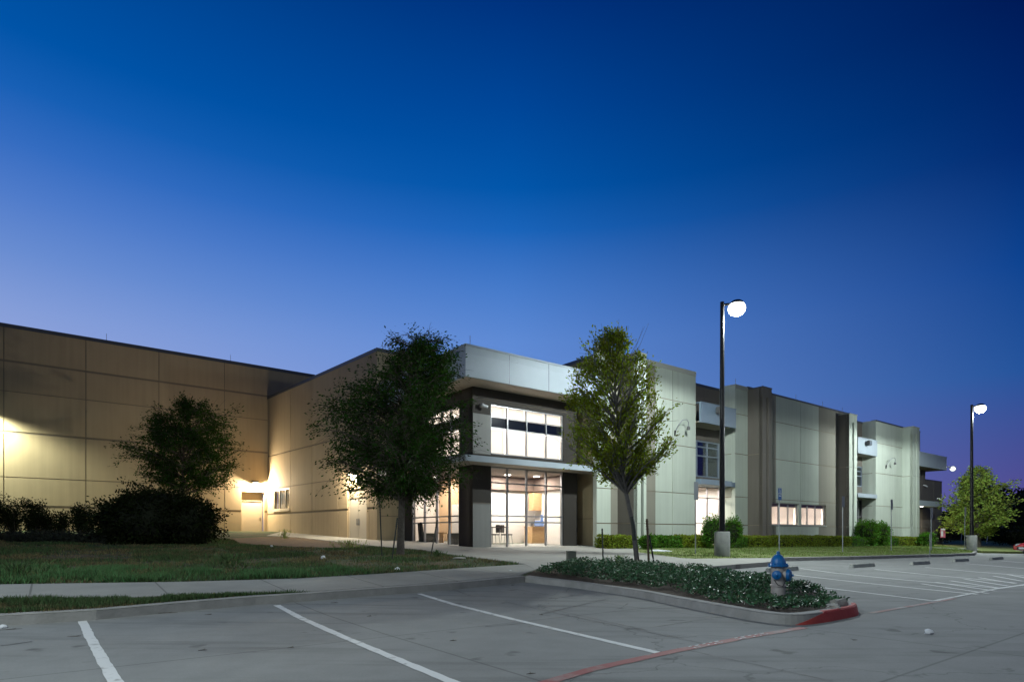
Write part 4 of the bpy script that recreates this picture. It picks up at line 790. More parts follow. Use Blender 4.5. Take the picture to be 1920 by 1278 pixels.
# ------------------------------------------------------------------ lot lamps
def lot_lamp(loc, H, label, energy, pier_h, bare=False):
    t = thing('lot_lamp', label, 'street lamp', loc, 0, 'tall lot lamps on concrete piers')
    m = MB(); m.lathe([(.29, -.3), (.29, pier_h-.03), (.27, pier_h)], (0, 0, 0), 28); build(m, 'concrete_pier', 'pier_concrete', t, True, smooth=True)
    m = MB(); m.box(-.17, .17, -.17, .17, pier_h, pier_h+.03); bp = build(m, 'base_plate', 'pole_dark', t, True)
    m = MB(); m.tube([(0, 0, pier_h+.02), (0, 0, pier_h+.3), (0, 0, H+.12)], [.115, .105, .075], 16); build(m, 'pole', 'pole_dark', t, True, smooth=True)
    m = MB(); m.tube([(0, 0, H), (.24, 0, H+.04), (.36, 0, H+.02)], [.05, .045, .045], 10); build(m, 'arm', 'pole_dark', t, True, smooth=True)
    m = MB(); m.lathe([(.06, .20), (.16, .17), (.25, .10), (.28, .05), (.28, .031), (.25, .031)], (.56, 0, H-.0), 28); build(m, 'lamp_head', 'pole_dark', t, True, smooth=True)
    m = MB(); m.lathe([(.27, .03), (.31, -.04), (.325, -.14), (.30, -.25), (.22, -.34), (.10, -.39), (.03, -.40)], (.56, 0, H-.0), 28); build(m, 'lens', 'lamp_glass', t, True, smooth=True)
    lamp('lot_light', 'SPOT', Vector(loc)+Vector((.56, 0, H-.50)), energy, (.88, .99, .97), .14, R(180), None, blend=.14)
    lamp('lot_light_fill', 'POINT', Vector(loc)+Vector((.56, 0, H-.52)), energy*.3, (.88, .99, .97), .14)
    return t
def base(px, py, dz=KH): return ground(px, py, dz)
b1 = base(1354, 1042); b2 = base(1822, 1031)
LAMP1 = lot_lamp(b1, EH+(HY-572)/FPX*b1.y-b1.z, 'tall dark lot lamp in front of the first entrance recess, the nearer one', 3500, (1042-996)/FPX*b1.y)
LAMP2 = lot_lamp(b2, EH+(HY-762)/FPX*b2.y-b2.z, 'tall dark lot lamp at the far right, beside the bright green tree', 3500, (1031-1003)/FPX*b2.y)
# extra unseen lamps, added out of frame to brighten the near lot
step = Vector((b2-b1)[:2])
for (x, y, e, lb) in ((-10, 0, 4300, 'unseen lot lamp added behind the camera on the left to light the lot'), (8, -8, 800, 'unseen lot lamp added behind the camera on the right to light the lot'), (25, 4, 800, 'unseen lot lamp added at the right, outside the picture, to light the lot')):
    lot_lamp(Vector((x, y, Zf(x, y))), 10.5, lb, e, .9)
# ------------------------------------------------------------------ plants
def rnd_unit(n):
    v = RNG.normal(size=(n, 3)); return v/np.linalg.norm(v, axis=1)[:, None]
def leaf_mesh(c, L, Wd, name, material, parent=None, dirs=None, flat=0.0, label=None):
    """diamond leaves at centres c; dirs = long axis (or random)"""
    c = np.asarray(c, float); n = len(c); a = rnd_unit(n) if dirs is None else np.asarray(dirs)+rnd_unit(n)*.55
    a /= np.linalg.norm(a, axis=1)[:, None]; r = rnd_unit(n)
    if flat: r = r*(1-flat)+np.array([[0, 0, 1]])*flat
    b = np.cross(a, r); b /= np.linalg.norm(b, axis=1)[:, None]+1e-9
    sc = RNG.uniform(.6, 1.35, (n, 1)); l = L*sc/2; w = Wd*sc/2
    v = np.stack([c-a*l, c+b*w, c+a*l, c-b*w], 1).reshape(-1, 3)
    if parent is not None: v = v-np.array(OFF[parent])
    me = bpy.data.meshes.new(name); me.vertices.add(4*n); me.vertices.foreach_set('co', v.astype(np.float32).ravel())
    me.loops.add(4*n); me.loops.foreach_set('vertex_index', np.arange(4*n, dtype=np.int32)); me.polygons.add(n); me.polygons.foreach_set('loop_start', np.arange(0, 4*n, 4, dtype=np.int32))
    me.update(calc_edges=True); me.materials.append(MATS[material])
    o = bpy.data.objects.new(name, me); COL.objects.link(o)
    if parent: o.parent = parent; OFF[o] = OFF[parent]
    if label: o['label'] = label
    return o
def bez(a, b, c, n):
    return [a*(1-t)**2+b*2*t*(1-t)+c*t*t for t in (k/n for k in range(n+1))]
def tree(name, label, base, trunk, prof, leafm, barkm, n_br=46, n_spray=16, per=26, L=.09, Wd=.035, spread=.22, droop=.0, up=.55, seed=1, asym=None, gap=0.0, bare=0, group=None, sprlen=.55):
    """trunk = [(dx,dy,z,r)]; prof = [(z, left reach, right reach)] above the base; branches end all through that outline"""
    rn = random.Random(seed); t = thing(name, label, 'tree', base, 0, group); base = Vector(base)
    tp = [base+Vector(k[:3]) for k in trunk]; tr = [k[3] for k in trunk]
    m = MB(); m.tube(tp, tr, 10); build(m, 'trunk', barkm, t, smooth=True)
    zs = [p[0] for p in prof]; ls = [p[1] for p in prof]; rs = [p[2] for p in prof]
    axis = lambda z: Vector((np.interp(z, [k[2] for k in trunk], [k[0] for k in trunk]), np.interp(z, [k[2] for k in trunk], [k[1] for k in trunk]), 0))
    m = MB(); C = []; Dr = []
    for i in range(n_br):
        z = zs[0]+(zs[-1]-zs[0])*((i+rn.random())/n_br); ang = i*2.39996+rn.uniform(-.3, .3)
        cx, sy = math.cos(ang), math.sin(ang); Lr = np.interp(z, zs, ls if cx < 0 else rs); Ld_ = (np.interp(z, zs, ls)+np.interp(z, zs, rs))/2
        rad = math.hypot(cx*Lr, sy*Ld_)*rn.uniform(.70, 1.10)*(1+.46*noise.noise(Vector((ang*1.3, z*1.1, seed))))
        tip = base+axis(z)+Vector((cx*rad, sy*rad, z)); za = max(trunk[0][2]+.4, min(z-rad*up*rn.uniform(.6, 1.1), trunk[-1][2]-.05)); za = max(za, zs[0]*.8)
        st = base+axis(za)+Vector((0, 0, za)); mid = (st+tip)/2+Vector((rn.uniform(-.15, .15), rn.uniform(-.15, .15), rad*.12*rn.random()+.05))
        pts = bez(st, mid, tip, 7); r0 = .012+.014*rad
        m.tube(pts, [r0*(1-.82*k/7)+.003 for k in range(8)], 5, caps=False)
        isbare = rn.random() < bare*.02
        nsp = max(3, int(n_spray*(.5+.5*rad/max(max(ls), max(rs)))))
        for s_ in range(nsp):
            f = (rn.random()**.8)*.82+.18; k = min(6, int(f*7)); p0 = pts[k].lerp(pts[k+1], f*7-k)
            dr = ((tip-st).normalized()+Vector((rn.gauss(0, .75), rn.gauss(0, .75), rn.gauss(.12, .6)-droop))).normalized(); ln = sprlen*rn.uniform(.5, 1.2)*(.6+.4*rad)
            p2 = p0+dr*ln+Vector((0, 0, -droop*ln*.6)); pm = p0+dr*ln*.5
            m.tube([p0, pm, p2], [.006, .005, .003], 3, caps=False)
            if isbare and rn.random() < .7: continue
            if gap and noise.noise(Vector((p2.x*1.25, p2.y*1.25, p2.z*1.25+seed))) < gap-.5: continue
            for j in range(per):
                q = rn.random(); pp = p0.lerp(pm, q*2) if q < .5 else pm.lerp(p2, q*2-1)
                C.append(pp+Vector((rn.gauss(0, spread*.45), rn.gauss(0, spread*.45), rn.gauss(0, spread*.4)-droop*.05))); Dr.append(dr+Vector((0, 0, -droop)))
    for k in range(bare):
        a = rn.uniform(-1, 1); st = base+axis(zs[-1]*.9)+Vector((a*.5, rn.uniform(-.4, .4), zs[-1]*.9)); m.tube([st, st+Vector((a*.25, 0, .35)), st+Vector((a*.5, 0, .75+rn.random()*.25))], [.01, .006, .003], 4, caps=False)
    build(m, 'branches', barkm, t)
    leaf_mesh([tuple(c) for c in C], L, Wd, 'crown', leafm, t, [tuple(d) for d in Dr]); return t
def PX(px, py, Y): return Vector(((px-CX)/FPX*Y, Y, EH+(HY-py)/FPX*Y))
# big dark tree on the lawn
B = ground(751, 1039, KH); Y = B.y; S_ = Y/FPX; bz = B.z
zz = lambda py: EH+(HY-py)*S_-bz
tree('lawn_tree', 'large dense dark tree with a straight trunk on the lawn before the glazed corner', B,
     [(0, 0, -.2, .17), (0, 0, .12, .13), (.03, 0, zz(960), .105), (.06, 0, zz(905), .10), (.1, .05, zz(800), .075), (.2, 0, zz(720), .045), (.55, 0, zz(640), .015)],
     [(zz(915), 50*S_, 52*S_), (zz(893), 118*S_, 100*S_), (zz(850), 132*S_, 114*S_), (zz(800), 126*S_, 112*S_), (zz(760), 128*S_, 104*S_), (zz(715), 80*S_, 104*S_), (zz(690), 38*S_, 96*S_), (zz(668), -2*S_, 74*S_), (zz(650), -30*S_, 52*S_), (zz(628), -40*S_, 50*S_)],
     'leaf_dark', 'bark', n_br=165, n_spray=22, per=30, L=.10, Wd=.042, spread=.24, droop=.34, up=.5, seed=11, gap=.42, sprlen=.6)
def stake(px, py0, py1, px1, label, m_='stake_metal', dz=KH, r=.022, top=0.0, grp='stakes round the planted trees'):
    b = ground(px, py0, dz); tpt = Vector(((px1-CX)/FPX*b.y, b.y, EH+(HY-py1)/FPX*b.y)); t = thing('tree_stake', label, 'stake', b, 0, grp)
    m = MB(); d = (tpt-b); m.tube([b-d*.08, tpt], r, 6); build(m, 'post', m_, t)
    m = MB()
    for k in range(4): c = b+d*(.80+.05*k); m.tube([c-Vector((.0, 0, .008)), c+Vector((0, 0, .008))], r*1.5, 6); 
    build(m, 'ridges', m_, t); return t
stake(716, 1040, 940, 712, 'thin dark stake left of the big lawn tree, farthest from its trunk'); stake(735, 1048, 970, 745, 'thin dark stake close against the left of the big lawn tree trunk'); stake(808, 1041, 974, 820, 'dark leaning stake right of the big lawn tree, before the storefront')
# tree behind the bush on the left
B = ground(345, 1011, KH); B = Vector(((345-CX)/FPX*31, 31, Zf((345-CX)/FPX*31, 31)+KH)); S_ = 31/FPX; bz = B.z
tree('wing_tree', 'dark feathery tree behind the big bush, against the lamp-lit beige wing', B,
     [(0, 0, -.2, .10), (0, 0, zz(960), .085), (-.05, 0, zz(900), .07), (0, 0, zz(830), .05), (.3, 0, zz(765), .02)],
     [(zz(908), 46*S_, 50*S_), (zz(892), 80*S_, 74*S_), (zz(870), 90*S_, 78*S_), (zz(840), 95*S_, 78*S_), (zz(810), 74*S_, 76*S_), (zz(784), 54*S_, 68*S_), (zz(768), 6*S_, 58*S_), (zz(754), -20*S_, 50*S_)],
     'leaf_dark', 'bark', n_br=105, n_spray=17, per=34, L=.12, Wd=.05, spread=.27, droop=.22, up=.45, seed=5, gap=.34, sprlen=.65, bare=4)
# young tree in the planting island
B = ground(1195, 1068, KH); Y = B.y; S_ = Y/FPX; bz = B.z
tree('young_tree', 'slender young bright-green tree with a leaning trunk in the planting island', B,
     [(0, 0, -.15, .085), (-.01, 0, .25, .075), (-8*S_, 0, zz(985), .064), (-20*S_, 0, zz(930), .058), (-27*S_, 0, zz(890), .052), (-36*S_, 0, zz(800), .036), (-44*S_, 0, zz(700), .02), (-46*S_, 0, zz(640), .008)],
     [(zz(890), 38*S_, 34*S_), (zz(866), 82*S_, 72*S_), (zz(830), 94*S_, 102*S_), (zz(790), 94*S_, 98*S_), (zz(750), 88*S_, 92*S_), (zz(715), 72*S_, 82*S_), (zz(680), 55*S_, 60*S_), (zz(650), 34*S_, 34*S_), (zz(628), 8*S_, 14*S_)],
     'leaf_young', 'bark_grey', n_br=98, n_spray=15, per=31, L=.082, Wd=.042, spread=.17, droop=-.12, up=1.1, seed=21, gap=.42, sprlen=.42, bare=7)
stake(1131, 1055, 990, 1129, 'short black stake at the left of the young tree in the island', dz=KH); stake(1217, 1068, 972, 1213, 'rusty stake with torn strap right of the young tree', 'stake_rust', r=.03); stake(1228, 1064, 1002, 1217, 'dark stake leaning onto the rusty stake right of the young tree')
B2 = ground(1190, 1066, KH); t = thing('tree_tie', 'dark strap sleeve round the young tree trunk', 'tree tie', PX(1187, 992, Y-.0)); m = MB(); m.tube([PX(1184.5, 968, Y-.05), PX(1190, 1012, Y-.05)], .05, 8); build(m, 'sleeve', 'stake_metal', t)
# tree at the far right
B = ground(1832, 1024, KH); B = Vector(((1833-CX)/FPX*49, 49, Zf((1833-CX)/FPX*49, 49)+.1)); S_ = 49/FPX; bz = B.z
tree('roadside_tree', 'full bright-green tree at the far right, just behind the lot lamp', B,
     [(0, 0, -.3, .26), (0, 0, zz(985), .2), (-.1, 0, zz(940), .15), (-.1, 0, zz(890), .06), (.1, 0, zz(872), .02)],
     [(zz(1002), 16*S_, 14*S_), (zz(985), 44*S_, 32*S_), (zz(962), 46*S_, 46*S_), (zz(940), 36*S_, 46*S_), (zz(915), 25*S_, 40*S_), (zz(897), 14*S_, 24*S_), (zz(880), 2*S_, 10*S_)],
     'leaf_far', 'bark', n_br=100, n_spray=13, per=20, L=.19, Wd=.10, spread=.30, droop=.0, up=.15, seed=31, gap=.36, sprlen=.75)
# shrubs and hedges: leaves over a dark twiggy core
def shrub(name, label, cat, blobs, leafm, n, L, Wd, group=None, core=.80, box=False, rough_=.12, low=0.0):
    """blobs = [(centre, (rx,ry,rz))]"""
    b0 = Vector(blobs[0][0]); t = thing(name, label, cat, (b0.x, b0.y, b0.z-blobs[0][1][2]), 0, group); vol = [k[1][0]*k[1][1]+k[1][0]*k[1][2]+k[1][1]*k[1][2] for k in blobs]; C = []; Dn = []; m = MB()
    for (c, r), v in zip(blobs, vol):
        k = int(n*v/sum(vol)); u = rnd_unit(k); f = RNG.uniform(.72, 1.06, (k, 1))
        for i in range(k):
            f[i] *= 1+rough_*2.2*noise.noise(Vector(u[i])*3.1+Vector(c))+rough_*1.5*noise.noise(Vector(u[i])*8.3+Vector(c))
        C.append(np.array(c)+u*f*np.array(r)); Dn.append(u)
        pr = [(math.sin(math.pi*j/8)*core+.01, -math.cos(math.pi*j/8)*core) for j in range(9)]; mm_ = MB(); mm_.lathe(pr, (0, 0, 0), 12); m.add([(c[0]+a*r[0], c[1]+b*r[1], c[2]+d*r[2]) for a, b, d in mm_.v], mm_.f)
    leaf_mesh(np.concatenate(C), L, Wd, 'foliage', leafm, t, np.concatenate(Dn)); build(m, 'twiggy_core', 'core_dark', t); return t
def gz(x, y): return Zf(x, y)+KH
def atY(px, Y): x = (px-CX)/FPX*Y; return x, Y
x, y = atY(294, 23.6); z0 = gz(x, y)
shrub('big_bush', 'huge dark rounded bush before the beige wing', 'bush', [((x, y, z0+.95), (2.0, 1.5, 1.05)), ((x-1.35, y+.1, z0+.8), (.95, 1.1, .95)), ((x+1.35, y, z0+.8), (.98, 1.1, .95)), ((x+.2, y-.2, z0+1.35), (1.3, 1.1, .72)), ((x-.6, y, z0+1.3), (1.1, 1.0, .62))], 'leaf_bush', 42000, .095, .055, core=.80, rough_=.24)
def ragged(px, Y, h, w, label, seed, n=2600):
    """loose leggy shrub: stems fanning out, leaves in clusters"""
    rn = random.Random(seed); x, y = atY(px, Y); z0 = gz(x, y); t = thing('leggy_shrub', label, 'shrub', (x, y, z0), 0, 'ragged shrubs in front of the beige wing'); m = MB(); C = []
    for k in range(14):
        a = rn.uniform(0, 6.28); rr = w*rn.uniform(.2, 1); tip = Vector((x+math.cos(a)*rr, y+math.sin(a)*rr*.7, z0+h*rn.uniform(.55, 1.05))); st = Vector((x+math.cos(a)*.1, y, z0-.05)); pts = bez(st, (st+tip)/2+Vector((0, 0, -.1)), tip, 4); m.tube(pts, [.016, .013, .01, .007, .004], 4, caps=False)
        for j in range(n//14):
            q = rn.uniform(.3, 1)**.7; i = min(3, int(q*4)); p = pts[i].lerp(pts[i+1], q*4-i); C.append((p.x+rn.gauss(0, .10), p.y+rn.gauss(0, .1), p.z+rn.gauss(0, .075)))
    build(m, 'stems', 'bark', t); leaf_mesh(C, .075, .045, 'foliage', 'leaf_bush', t); return t
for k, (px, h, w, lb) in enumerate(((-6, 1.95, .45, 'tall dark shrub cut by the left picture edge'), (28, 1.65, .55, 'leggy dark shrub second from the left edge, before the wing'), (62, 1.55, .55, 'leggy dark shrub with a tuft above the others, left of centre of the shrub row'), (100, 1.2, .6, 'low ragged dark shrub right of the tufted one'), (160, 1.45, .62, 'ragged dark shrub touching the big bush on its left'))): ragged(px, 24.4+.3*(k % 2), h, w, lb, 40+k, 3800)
# dark ground hugging planting in front of them
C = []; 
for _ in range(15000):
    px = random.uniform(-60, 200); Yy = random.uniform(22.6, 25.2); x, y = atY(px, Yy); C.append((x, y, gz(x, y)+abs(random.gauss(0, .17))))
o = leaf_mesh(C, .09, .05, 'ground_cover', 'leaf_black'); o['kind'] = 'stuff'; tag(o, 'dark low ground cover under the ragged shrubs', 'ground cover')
def hedge(px0, px1, q0, q1, h, label, seed, n, leafm='leaf_hedge', qpx=None):
    r0, r1 = (px0-CX)/FPX, (px1-CX)/FPX; f = lambda r: (lambda Y: pq(r*Y, Y)[0])(q0/(NN.x*r+NN.y)); p0, p1 = f(r0), f(r1)
    c = xy((p0+p1)/2, (q0+q1)/2); t = thing('hedge', label, 'hedge', (c.x, c.y, gz(c.x, c.y)), 0, 'clipped hedges along the street front'); m = MB(); C = []; k = max(2, int((p1-p0)/.7))
    for i in range(k):
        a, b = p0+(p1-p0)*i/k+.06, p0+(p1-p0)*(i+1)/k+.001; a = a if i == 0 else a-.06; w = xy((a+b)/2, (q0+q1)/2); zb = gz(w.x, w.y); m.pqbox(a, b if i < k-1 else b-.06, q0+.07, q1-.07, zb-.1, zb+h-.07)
    A = [(q1-q0)*(p1-p0), h*(p1-p0), h*(q1-q0)*2]; pr = np.array(A)/sum(A)
    for _ in range(n):
        s_ = RNG.choice(3, p=pr); u = random.uniform(p0, p1); v = random.uniform(q0, q1); z_ = random.uniform(0, h)
        if s_ == 0: z_ = h
        elif s_ == 1: v = q0
        else: u = random.choice((p0, p1))
        w = xy(u, v); d = noise.noise(Vector((w.x*1.6, w.y*1.6, z_*1.6+seed)))*.07+random.gauss(0, .028); w = xy(u+(d if s_ == 2 else 0), v+(d if s_ == 1 else 0)); C.append((w.x, w.y, gz(w.x, w.y)+z_+(d if s_ == 0 else 0)))
    build(m, 'twiggy_core', 'core_dark', t); leaf_mesh(C, .075, .05, 'foliage', leafm, t); return t
hedge(1143, 1196, 18.9, 19.8, .55, 'short clipped yellow-green hedge left of the young tree trunk', 1, 4200)
hedge(1225, 1279, 18.9, 19.8, 0.54, 'dark clipped hedge piece just right of the stakes', 2, 4200, 'leaf_shrub'); hedge(1280, 1338, 18.9, 19.8, 0.58, 'clipped hedge piece ending at the concrete pier of the near lamp', 3, 4500)
hedge(1368, 1402, 18.9, 19.8, 0.54, 'short hedge piece right of the near lamp pier, before the second pylon', 4, 2800, 'leaf_shrub'); hedge(1403, 1458, 18.9, 19.8, 0.60, 'yellow-green hedge piece between the near lamp pier and the blue sign', 5, 4200)
hedge(1459, 1597, 18.9, 19.8, 0.64, 'longest clipped hedge, right of the blue sign under the lit windows', 6, 9500); hedge(1598, 1684, 18.9, 19.8, 0.60, 'darker hedge length before the second recess', 7, 5500, 'leaf_shrub'); hedge(1685, 1728, 18.9, 19.8, 0.66, 'last clipped hedge length before the fourth pylon', 8, 3500)
def round_shrub(px, Y, w, h, label, leafm, n, L=.085, grp=None):
    x, y = atY(px, Y); z0 = gz(x, y); return shrub('shrub', label, 'shrub', [((x, y, z0+h*.5), (w, w*.8, h*.5)), ((x+w*.35, y, z0+h*.62), (w*.6, w*.6, h*.36)), ((x-w*.4, y-.05, z0+h*.55), (w*.55, w*.6, h*.38))], leafm, n, L, L*.55, grp, core=.72, rough_=.2)
SG = 'round shrubs against the street front'
round_shrub(1214, 27.2, .40, .66, 'small deep green shrub between the young tree trunk and its stakes', 'leaf_shrub', 2500, grp=SG)
round_shrub(1336, 30.6, .55, 1.65, 'fresh green shrub just left of the near lamp, before the lit storefront', 'leaf_shrub', 3600, grp=SG); round_shrub(1373, 31.5, .52, 1.60, 'fresh green shrub just right of the near lamp', 'leaf_shrub', 3300, grp=SG)
round_shrub(1625, 43.0, .85, 1.85, 'vivid green rounded shrub at the left of the second recess', 'leaf_shrub', 3600, .12, grp=SG); round_shrub(1650, 44.0, .75, 1.75, 'vivid green rounded shrub at the right of the second recess', 'leaf_shrub', 3000, .12, grp=SG)
round_shrub(1738, 47.5, .62, 1.05, 'low green shrub at the right end of the hedge row', 'leaf_shrub', 2200, .13, grp=SG)
round_shrub(1752, 58, 1.7, 2.1, 'dark bush below the lit porch at the right end of the building', 'leaf_black', 3000, .18); round_shrub(1905, 60, 2.3, 1.9, 'dark rounded bush at the right edge behind the red car', 'leaf_bush', 4200, .18)
# dark trees far behind on the right
for k, (px, Y, hgt, w, lb) in enumerate(((1776, 92, 3.6, 4, 'low dark tree beyond the right end of the building'), (1812, 96, 5.2, 4.5, 'dark tree behind the trunk of the bright green tree'), (1856, 88, 5.6, 4.2, 'dark tree showing right of the bright green tree trunk'), (1884, 84, 6.8, 4.5, 'black tree with a domed top right of the bright green tree'), (1912, 86, 6.3, 4.5, 'black tree cut by the right picture edge'), (1950, 88, 7.2, 5, 'tall black tree outside the right edge'), (2000, 92, 7, 5, 'farthest black tree outside the right edge'))):
    x, y = atY(px, Y); z0 = Zf(x, y); t = thing('far_tree', lb, 'tree', (x, y, z0), 0, 'dark trees behind the far lawn'); m = MB(); m.tube([(x, y, z0-.3), (x, y, z0+hgt*.6)], [.3, .15], 8); build(m, 'trunk', 'bark', t)
    n = 5200; u = rnd_unit(n); f = RNG.uniform(.2, 1.05, (n, 1))
    for i in range(n): f[i] *= 1+.4*noise.noise(Vector(u[i])*2.6+Vector((k*7, 0, 0)))
    C = np.array([x, y, z0+hgt*.52])+u*f*np.array([w, w*.8, hgt*.54]); C[:, 2] = np.maximum(C[:, 2], z0+.02); leaf_mesh(C, .55, .34, 'crown', 'leaf_black', t)
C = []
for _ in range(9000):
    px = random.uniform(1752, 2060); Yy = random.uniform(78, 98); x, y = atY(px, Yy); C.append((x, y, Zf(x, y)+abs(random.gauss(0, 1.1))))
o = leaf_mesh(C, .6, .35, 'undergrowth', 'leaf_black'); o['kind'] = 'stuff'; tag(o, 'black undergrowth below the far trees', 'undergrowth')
# island planting: low mounded evergreen cover
bed_px = [(1012, 1076), (1010, 1070), (1060, 1063), (1150, 1061), (1235, 1068), (1300, 1076), (1400, 1088), (1500, 1106), (1560, 1118), (1583, 1127), (1572, 1134), (1520, 1143), (1455, 1144), (1400, 1137), (1330, 1124), (1270, 1110), (1200, 1098), (1100, 1086)]
bed = [ground(a, b, KH).xy for a, b in bed_px]; bxs = [p.x for p in bed]; bys = [p.y for p in bed]; C = []; Dn = []
def edge_d(x, y, poly): 
    best = 9
    for i in range(len(poly)):
        a, b = poly[i], poly[(i+1) % len(poly)]; ab = b-a; t_ = max(0, min(1, (Vector((x, y))-a).dot(ab)/max(ab.length_squared, 1e-9))); best = min(best, (Vector((x, y))-a-ab*t_).length)
    return best
tries = 0
while len(C) < 30000 and tries < 9000:
    tries += 1; x, y = random.uniform(min(bxs), max(bxs)), random.uniform(min(bys), max(bys))
    if not inpoly(x, y, bed): continue
    nv = noise.noise(Vector((x*1.4, y*1.4, 3))); e = edge_d(x, y, bed)
    if nv < -.20 and e < .6: continue
    hd_ = ground(1459, 1121, KH); dd_ = Vector((x-hd_.x*.965, y-hd_.y*.965)).length
    h = (.27+.14*nv)*min(1, .35+e*1.6)
    if dd_ < 1.5: h *= .16+.84*(dd_/1.5)**1.6
    for k in range(10):
        a = random.uniform(0, 6.28); s_ = random.uniform(.01, .11); hz = h*random.uniform(.35, 1.1); C.append((x+math.cos(a)*s_, y+math.sin(a)*s_, Zf(x, y)+KH+hz)); Dn.append((math.cos(a)*.8, math.sin(a)*.8, random.uniform(.0, .9)))
o = leaf_mesh(C, .062, .026, 'island_cover', 'leaf_cover', dirs=Dn, flat=.3); o['kind'] = 'stuff'; tag(o, 'glossy dark evergreen ground cover filling the planting island', 'ground cover')
# grass blades
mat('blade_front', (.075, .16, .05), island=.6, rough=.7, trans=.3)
def blades(poly_px, n, h, w, name, m_, label, dz=KH, clump=.55, seed=0, dens_y=True, poly=None, thr=-.25):
    poly = poly or [ground(a, b, dz).xy for a, b in poly_px]; xs_ = [p.x for p in poly]; ys_ = [p.y for p in poly]; V = []; k = 0; tr = 0
    while k < n and tr < n*12:
        tr += 1; x, y = random.uniform(min(xs_), max(xs_)), random.uniform(min(ys_), max(ys_))
        if not inpoly(x, y, poly): continue
        nv = noise.noise(Vector((x*clump, y*clump, seed)))+.5*noise.noise(Vector((x*2.7, y*2.7, seed+4)))
        if nv < thr and random.random() < .88: continue
        zb = Zf(x, y)+dz-.01; hh = h*random.uniform(.5, 1.2)*(1+nv*.9); a = random.uniform(0, 3.14); ww_ = w*max(1, y/16); lx, ly = random.gauss(0, .35)*hh, random.gauss(0, .35)*hh
        V += [(x-math.cos(a)*ww_/2, y-math.sin(a)*ww_/2, zb), (x+math.cos(a)*ww_/2, y+math.sin(a)*ww_/2, zb), (x+lx, y+ly, zb+hh)]; k += 1
    me = bpy.data.meshes.new(name); me.from_pydata(V, [], [(3*i, 3*i+1, 3*i+2) for i in range(len(V)//3)]); me.materials.append(MATS[m_]); o = bpy.data.objects.new(name, me); COL.objects.link(o); o['kind'] = 'stuff'; tag(o, label, 'grass'); return o
lawn_px = [(-240, 1096), (0, 1094.5), (350, 1089), (560, 1083), (700, 1075), (860, 1064), (975, 1057), (900, 1047), (860, 1042.5), (790, 1032), (700, 1025), (640, 1028), (540, 1025), (450, 1019), (430, 1010), (300, 1006), (-220, 1006)]
blades(lawn_px, 46000, .065, .022, 'grass', 'blade', 'short patchy dark grass of the left lawn', seed=2, clump=.45, thr=0)
blades([(-240, 1095), (0, 1093.5), (350, 1088), (560, 1082), (700, 1074.5), (640, 1066), (400, 1068), (-200, 1060)], 26000, .10, .02, 'grass', 'blade_front', 'longer grass at the front of the left lawn', seed=8, clump=.9, thr=.05)
blades([(-240, 1127), (0, 1123), (200, 1121), (430, 1113), (583, 1109), (480, 1114), (330, 1126), (180, 1139), (0, 1149), (-240, 1162)], 17000, .065, .014, 'grass', 'blade', 'thin grass strip between sidewalk and kerb', seed=5, clump=1.4, thr=-.1)
blades([(-240, 1128), (0, 1130), (200, 1127), (430, 1118), (480, 1115), (330, 1127), (180, 1140), (0, 1150), (-240, 1163)], 9000, .04, .014, 'grass', 'blade_dry', 'dry straw-coloured grass along the kerb', seed=9, clump=1.2, thr=0)
blades(None, 34000, .06, .022, 'grass', 'blade_dry', 'dry tufts scattered through the left lawn', poly=[ground(a, b, KH).xy for a, b in lawn_px], seed=14, clump=.8, thr=.12)
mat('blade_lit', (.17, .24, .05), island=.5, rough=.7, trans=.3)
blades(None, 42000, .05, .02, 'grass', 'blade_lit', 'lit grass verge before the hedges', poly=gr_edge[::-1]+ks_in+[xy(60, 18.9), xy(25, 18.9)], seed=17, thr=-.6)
# weeds beside the wing walk and a few taller tufts
def tuft(px, py, h, n, label, m_='blade', nm='weed_tuft', w=.25):
    b = ground(px, py, KH); C = []; Dn = []; 
    for _ in range(n): a = random.uniform(0, 6.28); r = abs(random.gauss(0, w*.5)); C.append((b.x+math.cos(a)*r, b.y+math.sin(a)*r*.7, b.z+h*random.random()*.9)); Dn.append((math.cos(a)*.4, math.sin(a)*.4, 1.2))
    o = leaf_mesh(C, .12, .018, nm, m_, dirs=Dn); o['kind'] = 'stuff'; tag(o, label, 'weeds', 'weed tufts in the lawn'); return o
tuft(534, 1009, .5, 260, 'tall pale weed tuft beside the walk near the barred window', 'blade_lit', w=.35); tuft(655, 1028, .35, 420, 'bright grass tuft left of the big lawn tree', 'blade_lit', w=.8); tuft(425, 1066, .38, 500, 'lush weed tuft at the lawn front, below the bush', 'blade', w=.9); tuft(30, 1080, .3, 420, 'tall grass tuft at the left end of the lawn', 'blade', w=1.0); tuft(820, 1044, .22, 160, 'small weed at the foot of the right-hand stake', 'blade', w=.25); tuft(1160, 1065, .4, 200, 'upright grassy leaves in the island left of the young tree', 'blade_lit', w=.25)
# ------------------------------------------------------------------ things on the ground
# fire hydrant
hb = ground(1459, 1121, KH); hs = (1119-1034)/FPX*hb.y/.77; t = thing('fire_hydrant', 'silver fire hydrant with blue bonnet and blue caps in the island cover', 'fire hydrant', hb, R(-14)); k = hs
P_ = lambda pr: [(r*k, z*k) for r, z in pr]
m = MB(); m.lathe(P_([(.150, -.05), (.150, .02), (.118, .03), (.112, .20), (.128, .205), (.128, .235), (.112, .24), (.110, .52), (.125, .535), (.125, .555)]), sides=28); build(m, 'barrel', 'hydrant_silver', t, True, smooth=True)
m = MB(); m.lathe(P_([(.165, .545), (.165, .572), (.122, .58), (.120, .62), (.108, .66), (.086, .70), (.056, .735), (.03, .75)]), sides=28); bn = build(m, 'bonnet', 'hydrant_blue', t, True, smooth=True)
m = MB(); m.lathe(P_([(.032, .74), (.028, .79), (.02, .80)]), sides=5); build(m, 'operating_nut', 'hydrant_blue', bn, True)
